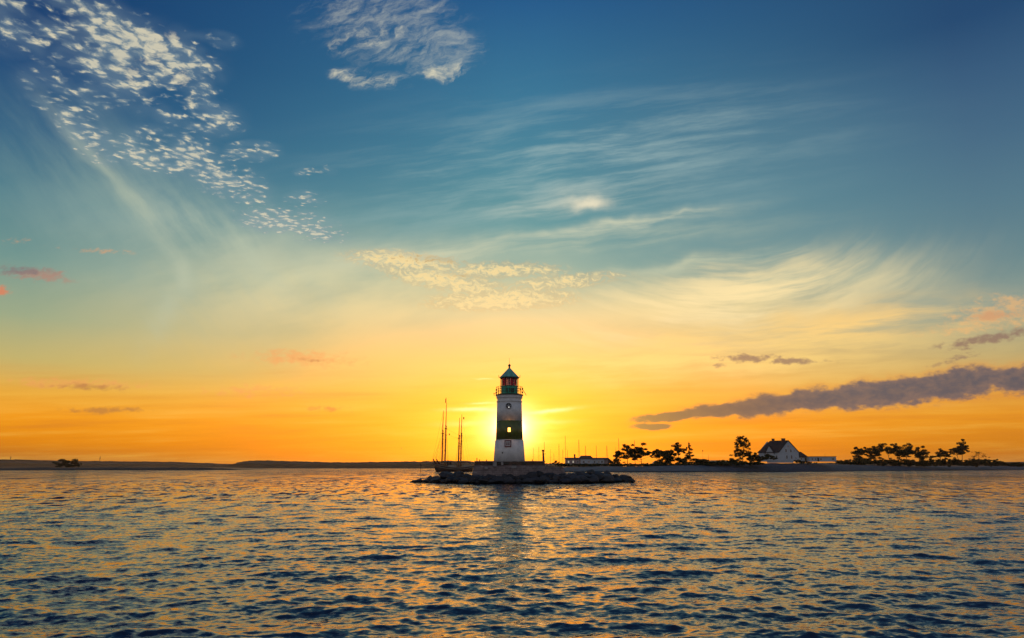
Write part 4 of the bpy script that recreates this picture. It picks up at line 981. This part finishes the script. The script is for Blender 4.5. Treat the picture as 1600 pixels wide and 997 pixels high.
# ------------------------------------------------------------------ harbour building
YB = 396.0; bz = Zh(727.2, YB) - .3
hb = empty('harbour_building', (X(884, YB), YB, bz), 'long low harbour building with brown roofs behind the islet', 'building')
bx = lambda x: X(x, YB) - X(884, YB); hz = lambda y: Zh(y, YB) - bz
def wing(x0, x1, yt, ya, d0, d1, name='wall', m='white2'):
    MB().box(((bx(x0) + bx(x1)) / 2, (d0 + d1) / 2, hz(yt) / 2), (bx(x1) - bx(x0), d1 - d0, hz(yt))).build(name, M[m], hb)
pk = mat('pinkish_render', (0.40, 0.30, 0.28), .85, .2); M['pk'] = pk
wing(884.5, 907, 717, 726, 0.4, 8, m='pk'); wing(907.2, 926, 717.2, 726, 0, 8.2); wing(926.2, 944.5, 717.2, 726, 0.9, 8)
wing(944.7, 951, 717.2, 726, 1.1, 8, m='pk')
MB().add([(bx(883.6), -.2, hz(717)), (bx(907), -.2, hz(717)), (bx(907), 8.4, hz(717)), (bx(883.6), 8.4, hz(717)), (bx(883.6), 2.6, hz(715)), (bx(907), 2.6, hz(715)), (bx(907), 5.6, hz(715)), (bx(883.6), 5.6, hz(715))], [(0, 3, 2, 1), (4, 5, 6, 7), (0, 1, 5, 4), (1, 2, 6, 5), (2, 3, 7, 6), (3, 0, 4, 7)]).build('roof', M['roofb'], hb)
MB().add([(bx(904), -.5, hz(717.1)), (bx(928.5), -.5, hz(717.1)), (bx(928.5), 8.8, hz(717.1)), (bx(904), 8.8, hz(717.1)), (bx(909), 3.5, hz(711.8)), (bx(924), 3.5, hz(711.8)), (bx(924), 4.8, hz(711.8)), (bx(909), 4.8, hz(711.8))], [(0, 3, 2, 1), (4, 5, 6, 7), (0, 1, 5, 4), (1, 2, 6, 5), (2, 3, 7, 6), (3, 0, 4, 7)]).build('hipped_roof', M['roofb'], hb)
MB().add([(bx(926.3), .2, hz(717)), (bx(952), .2, hz(717)), (bx(952), 8.4, hz(717)), (bx(926.3), 8.4, hz(717)), (bx(926.3), 2.6, hz(715.2)), (bx(951), 2.6, hz(715.2)), (bx(951), 5.6, hz(715.2)), (bx(926.3), 5.6, hz(715.2))], [(0, 3, 2, 1), (4, 5, 6, 7), (0, 1, 5, 4), (1, 2, 6, 5), (2, 3, 7, 6), (3, 0, 4, 7)]).build('roof', M['roofb'], hb)
MB().add([(bx(951.1), .8, hz(715.4)), (bx(962), .8, hz(724.2)), (bx(962), 8.2, hz(724.2)), (bx(951.1), 8.2, hz(715.4)), (bx(951.1), .8, hz(724)), (bx(951.1), 8.2, hz(724))], [(0, 1, 2, 3), (0, 4, 1), (3, 2, 5), (4, 5, 2, 1), (0, 3, 5, 4)]).build('lean_to_roof', M['roofb'], hb)
MB().box((bx(899), 3.2, hz(713)), (.85, .8, 2.4)).box((bx(899), 3.2, hz(710.8)), (1.1, 1.0, .2)).build('chimney', M['roofb'], hb)
pale = mat('pale_window', (.7, .66, .58), .3, emit=(1, .85, .6), estr=.35)
ex, ny = Vector((1, 0, 0)), Vector((0, -1, 0))
for x, w, p, d in ((888.5, .8, pale, .4), (895.8, .8, pale, .4), (903, 1.0, M['dkglass'], .4), (912, 1.2, M['dkglass'], 0), (920, 1.1, M['pk'], 0), (929.5, .9, M['dkglass'], .9), (936, 1.0, M['canvas'], .9), (941, 1.0, M['dkglass'], .9)):
    wall_window(hb, Vector((bx(x), d, hz(721.8))), ex, ny, 0, 0, w, 1.25, pane=p)
tt = MB(); tt.prism([(X(1019, 392), Zh(728, 392)), (X(1022, 392), Zh(722.5, 392)), (X(1026, 392), Zh(719.6, 392)), (X(1031, 392), Zh(723, 392)), (X(1033, 392), Zh(728, 392))], 392, 396)
tag(tt.build('tent', M['sand']), 'tan tent pitched between two pines by the harbour', 'tent')
lr = empty('barn', (X(1112, 430), 430, Zh(727, 430)), 'long low barn roof showing above the dune right of the spruce', 'barn')
lw_ = X(1139, 430) - X(1112, 430); lz = Zh(719.3, 430) - Zh(727, 430)
MB().box((lw_ / 2, 4, lz * .3), (lw_, 8, lz * .6)).build('wall', M['pk'], lr)
MB().add([(-.3, -.4, lz * .6), (lw_ + .3, -.4, lz * .6), (lw_ + .3, 8.4, lz * .6), (-.3, 8.4, lz * .6), (.4, 4, lz), (lw_ - .4, 4, lz)], [(0, 3, 2, 1), (0, 1, 5, 4), (1, 2, 5), (2, 3, 4, 5), (3, 0, 4)]).build('roof', M['sand'], lr)

# ------------------------------------------------------------------ moored sailing boats behind the spit
def sailboat(x, ytop, label, thick=0.11, Y=470.0, boom=1, lean=0.0):
    bx = X(x, Y); h = Zh(ytop, Y)
    o = empty('sailboat', (bx, Y, 0), label, 'sailboat', 'sailing boats moored behind the land')
    L = 9 + (h - 12) * .3; V = []; F = []
    for i, (t, w, s) in enumerate(((-.5, .55, 1.0), (-.3, .9, .95), (0, 1.0, .95), (.25, .75, 1.05), (.42, .35, 1.15), (.5, .02, 1.25))):
        V += [(t * L, -w * 1.35, s), (t * L * .95, -w * .8, -.3), (t * L * .95, w * .8, -.3), (t * L, w * 1.35, s)]
    for i in range(5):
        for k in range(3): F.append((i * 4 + k, i * 4 + k + 1, i * 4 + 5 + k, i * 4 + 4 + k))
        F.append((i * 4 + 3, i * 4, i * 4 + 4, i * 4 + 7))
    F += [(0, 1, 2, 3), (20, 23, 22, 21)]
    MB().add(V, F).build('hull', M['white2'], o)
    MB().box((-.3, 0, 1.25), (L * .32, 1.5, .5), taper=.85).build('cabin', M['white2'], o)
    MB().tube((0.4, 0, .9), (0.4 + lean, 0, h), thick, thick * .7, 6).tube((0.4, -.9, h * .62), (0.4, .9, h * .62), .04).build('mast', M['alu'], o)
    MB().tube((0.35, 0, 2.1), (-L * .4, 0, 2.0), .13, .1).build('boom', M['canvas'], o)
    MB().tube((0.4 + lean, 0, h - .2), (L * .48, 0, 1.2), .018, n=4).tube((0.4 + lean, 0, h - .2), (-L * .49, 0, 1.0), .018, n=4).build('stay', M['rope'], o)
    o.rotation_euler.z = rnd.uniform(1.0, 2.1)
for x, y, lb, tk in (
  (834, 700, 'sailboat mast close to the right edge of the tower', .07), (842.6, 698, 'short thin mast just left of the post on the plinth', .08),
  (860.4, 702, 'short faint mast just right of the post on the plinth', .07), (866, 708, 'lowest faint mast above the brick quay', .06), (874, 693.5, 'mast standing above the shrub heap by the quay', .09),
  (879.3, 702, 'short mast left of the harbour building end', .07), (883.5, 681, 'tallest mast, at the left end of the harbour building', .09), (886.5, 703, 'short mast above the left wing of the harbour building', .07),
  (904.8, 687, 'tall thick mast rising from the chimney wing of the harbour building', .14), (915, 696.4, 'mast over the hipped roof of the harbour building', .12), (932.3, 696.4, 'mast over the right wing of the harbour building', .13),
  (949.3, 696.4, 'mast beyond the right end of the harbour building', .16), (962.7, 698, 'faint mast above the small conifer', .06), (968, 685, 'tall mast left of the first peaked pine', .14), (992.3, 688, 'tall mast between the first two pines', .13),
  (1107.8, 710, 'short mast above the domed shrub', .08)):
    sailboat(x, y, lb, tk * 1.25)
fp = empty('flagpole', (X(1098.8, 400), 400, 3.0), 'thin flagpole with a small pennant right of the spruce', 'flagpole')
hf = Zh(703, 400) - 3; MB().tube((0, 0, 0), (0, 0, hf), .05, .03).build('pole', M['alu'], fp)
MB().prism([(0.02, hf - .1), (0.5, hf - .35), (0.45, hf - .8), (.02, hf - 1.0)], -.02, .02).build('pennant', M['fabric'], fp)

# ------------------------------------------------------------------ the two schooners
def schooner(xm1, ym1, xm2, ym2, Y, label, front=True):
    """xm, ym: photo points of the two mastheads"""
    m1, m2 = X(xm1, Y), X(xm2, Y)
    yaw = R(140)                                  # bow points left and towards the viewer
    ax = Vector((math.cos(R(218)), math.sin(R(218)), 0))
    sp = abs(m2 - m1) / abs(ax.x)
    o = empty('schooner', (m1, Y, 0), label, 'sailing ship', 'two schooners lying side by side')
    o.rotation_euler.z = R(218)
    # local +x = bow; mast 1 (fore) at x = 0, mast 2 at x = -sp
    L0, L1 = -sp - 7.0, 4.2; V = []; F = []
    st = [(-.0, .62, 3.1), (.08, .85, 2.8), (.25, 1.0, 2.4), (.5, 1.0, 2.3), (.72, .85, 2.6), (.87, .52, 3.2), (.96, .2, 3.7), (1.0, .04, 3.9)]
    bw = 2.7
    for t, w, s in st:
        x = L0 + (L1 - L0) * t; V += [(x, -w * bw, s), (x, -w * bw * .96, s * .45), (x - (1.2 if t > .9 else 0), -w * bw * .55, -.6), (x - (1.2 if t > .9 else 0), w * bw * .55, -.6), (x, w * bw * .96, s * .45), (x, w * bw, s)]
    for i in range(len(st) - 1):
        for k in range(5): F.append((i * 6 + k, i * 6 + k + 1, i * 6 + 7 + k, i * 6 + 6 + k))
        F.append((i * 6 + 5, i * 6, i * 6 + 6, i * 6 + 11))
    F += [tuple(range(6)), tuple(reversed(range(42, 48)))]
    hull = MB().add(V, F).build('hull', M['hull'], o)
    tr = MB()
    for s in (-1, 1):
        for i in range(len(st) - 1):
            (t0, w0, s0), (t1, w1, s1) = st[i], st[i + 1]
            a = Vector((L0 + (L1 - L0) * t0, s * w0 * bw, s0)); b = Vector((L0 + (L1 - L0) * t1, s * w1 * bw, s1)); tr.tube(a, b, .10)
            k = up * -.85; tr.tube(a * 1.0 + k + Vector((0, s * .05, 0)), b + k + Vector((0, s * .05, 0)), .12)
    tr.build('rubbing_strake', M['hullw'], hull)
    MB().tube((L1 - .5, 0, 3.6), (L1 + 2.0, 0, 4.4), .17, .11).build('bowsprit', M['spar'], o)
    MB().path([(L1 - 1.0, 0, 3.9), (L1 - .2, 0, 4.6), (L1 + .6, 0, 5.6), (L1 + 1.0, 0, 6.6)], .6, .2).build('furled_jib', M['fabric'], o)
    for (cx, w, h) in ((-sp - 4.5, 3.2, 1.3), (-sp * .5, 3.4, 1.2), (2.8, 2.2, 1.0), (-sp * .22, 1.4, 1.1)):
        MB().box((cx, 0, 2.3 + h / 2), (w, 2.4, h), taper=.93).build('deckhouse', M['hullw'] if w > 3 else M['spar'], o)
    MB().box((-sp * .5 + 1.4, 0, 4.6), (1.2, 1.0, 2.6), taper=.4).build('boat_cover', M['rope'], o)
    for mx, yt, nm in ((0, ym1, 'foremast'), (-sp, ym2, 'mainmast')):
        Yw = Y - mx * math.sin(R(218)) if False else Y + mx * math.sin(R(218))
        h = zof(yt, Yw); hl = h * .62
        ms = MB().tube((mx, 0, 1.4), (mx - .3, 0, hl + 1.5), .40, .32, 8).tube((mx - .1, .0, hl - 1.2), (mx - .35, 0, h), .24, .11, 6).build(nm, M['spar'], o)
        MB().box((mx - .2, 0, hl), (.9, 1.3, .35)).box((mx - .25, 0, hl + 1.5), (.6, .7, .3)).build('crosstree', M['iron'], ms)
        MB().tube((mx - .4, 0, 4.8), (mx - sp * .7, 0, 5.1), .17, .11).build('boom', M['spar'], o)
        MB().path([(mx - .8, 0, 5.25), (mx - sp * .4, 0, 5.45), (mx - sp * .66, 0, 5.4)], .42, .2, 8).build('furled_sail', M['canvas'], o)
        MB().tube((mx - .5, 0, hl * .86), (mx - 1.1, 0, hl * .86 - .2), .1).build('gaff', M['spar'], o)
        rg = MB()
        for s in (-1, 1):
            for dx_ in (-1.3, -.3, .7): rg.tube((mx + dx_, s * 2.5, 1.9), (mx - .2, 0, hl), .035, n=4)
            rg.tube((mx - .2, s * 2.5, 1.9), (mx - .35, 0, h - .8), .02, n=4)
        rg.build('shroud', M['rope'], o)
    h1 = zof(ym1, Y); h2 = zof(ym2, Y)
    MB().tube((L1 + 1.9, 0, 4.4), (-.2, 0, h1 * .62), .05, n=4).tube((L1 + 0.8, 0, 4.0), (-.2, 0, h1 * .60), .035, n=4).tube((L1 + 1.9, 0, 4.4), (-.3, 0, h1 - .5), .035, n=4).tube((-.3, 0, h1 * .62), (-sp - .3, 0, h2 * .62), .022, n=4).tube((-sp - .3, 0, h2 - .5), (L0, 0, 2.5), .02, n=4).build('stay', M['rope'], o)
    return o, sp
s1, sp1 = schooner(690.2, 641.5, 714.6, 653, 362, 'nearer two masted schooner with the lower bare mastheads')
s2, sp2 = schooner(695.0, 629.5, 718.3, 647.5, 369, 'taller two masted schooner behind, with a dark pennant aloft')
hp = zof(629.5, 369); fl = MB().prism([(0, hp + 2.6), (.45, hp + 2.0), (.5, hp - .2), (0, hp + .1)], -.04, .04).tube((-.3, 0, hp - 1), (0, 0, hp + 3.0), .05, n=4); fl.build('pennant', M['fabric'], s2)
MB().prism([(.6, 0), (1.4, .1), (1.3, -1.1), (.7, -1.2)], -.03, .03).build('pennant', M['fabric'], s2, loc=(-sp2 - 2.6, 0, zof(650.5, 369)))
MB().prism([(0, 0), (.7, .1), (.6, -.7), (0, -.8)], -.03, .03).build('burgee', M['fabric'], s2, loc=(-2.8, 0, zof(677.5, 369)))

# ------------------------------------------------------------------ beacon, radio masts, gulls
bc = empty('channel_beacon', (xof(657.6, 330), 330, 0), 'slim dark channel beacon standing in the water left of the schooners', 'beacon')
MB().tube((0, 0, -.5), (0, 0, zof(725, 330)), .12, .10).build('pile', M['iron'], bc); MB().box((0, 0, zof(724, 330)), (.55, .55, 1.1), taper=.3).build('topmark', M['iron'], bc)
for x, y, lb in ((15, 712.6, 'radio mast on the far left hill near the picture edge'), (155, 713, 'radio mast on the far left hill right of the two round trees')):
    o = empty('radio_mast', (xof(x, 2960), 2960, 10), lb, 'radio mast', 'radio masts on the far hill')
    h = zof(y, 2960) - 10; MB().tube((0, 0, 0), (0, 0, h), 1.3, .7).build('mast', M['iron'], o); MB().box((0, 0, h * .8), (3.4, 2, 3.0)).build('antenna', M['iron'], o)
def gull(x, y, Y, lb, ang):
    V = []; F = []; n = 9
    for i in range(n):
        t = i / (n - 1) * 2 - 1; a = abs(t); xx = t * .62; zz_ = .22 * math.sin(min(a, .45) / .45 * 1.57) - max(0, a - .45) * .35; c = .17 * (1 - a) + .03
        if a < .12: c = .30
        th_ = .10 * max(0.12, 1 - a * 2.6)
        V += [(xx, -c * .6, zz_), (xx, 0, zz_ + th_), (xx, c * .7, zz_), (xx, 0, zz_ - th_)]
    for i in range(n - 1):
        for k in range(4): F.append((i * 4 + k, i * 4 + (k + 1) % 4, i * 4 + 4 + (k + 1) % 4, i * 4 + 4 + k))
    F += [(0, 1, 2, 3), (32, 35, 34, 33)]
    o = MB().add(V, F).build('gull', M['feather']); o.location = (xof(x, Y, y), Y, zof(y, Y)); o.rotation_euler = (R(12), R(ang), R(20)); o.scale = (1.25,) * 3
    tag(o, lb, 'gull')
gull(627, 701, 330, 'small gull flying low over the water left of the schooners', 62)

# ------------------------------------------------------------------ haze over the water
if HAZE > 0:
    hzb = MB().box((0, 1400, 12), (9200, 9600, 30)).build('haze', bpy.data.materials.new('haze_air'))
    hm = hzb.data.materials[0]; hm.use_nodes = True; nt = hm.node_tree; nt.nodes.clear()
    vp = nt.nodes.new('ShaderNodeVolumePrincipled'); vp.inputs['Color'].default_value = (0.98, 0.74, 0.58, 1); vp.inputs['Density'].default_value = HAZE; vp.inputs['Anisotropy'].default_value = 0.2
    oo = nt.nodes.new('ShaderNodeOutputMaterial'); nt.links.new(vp.outputs[0], oo.inputs['Volume']); tag(hzb, kind='stuff')
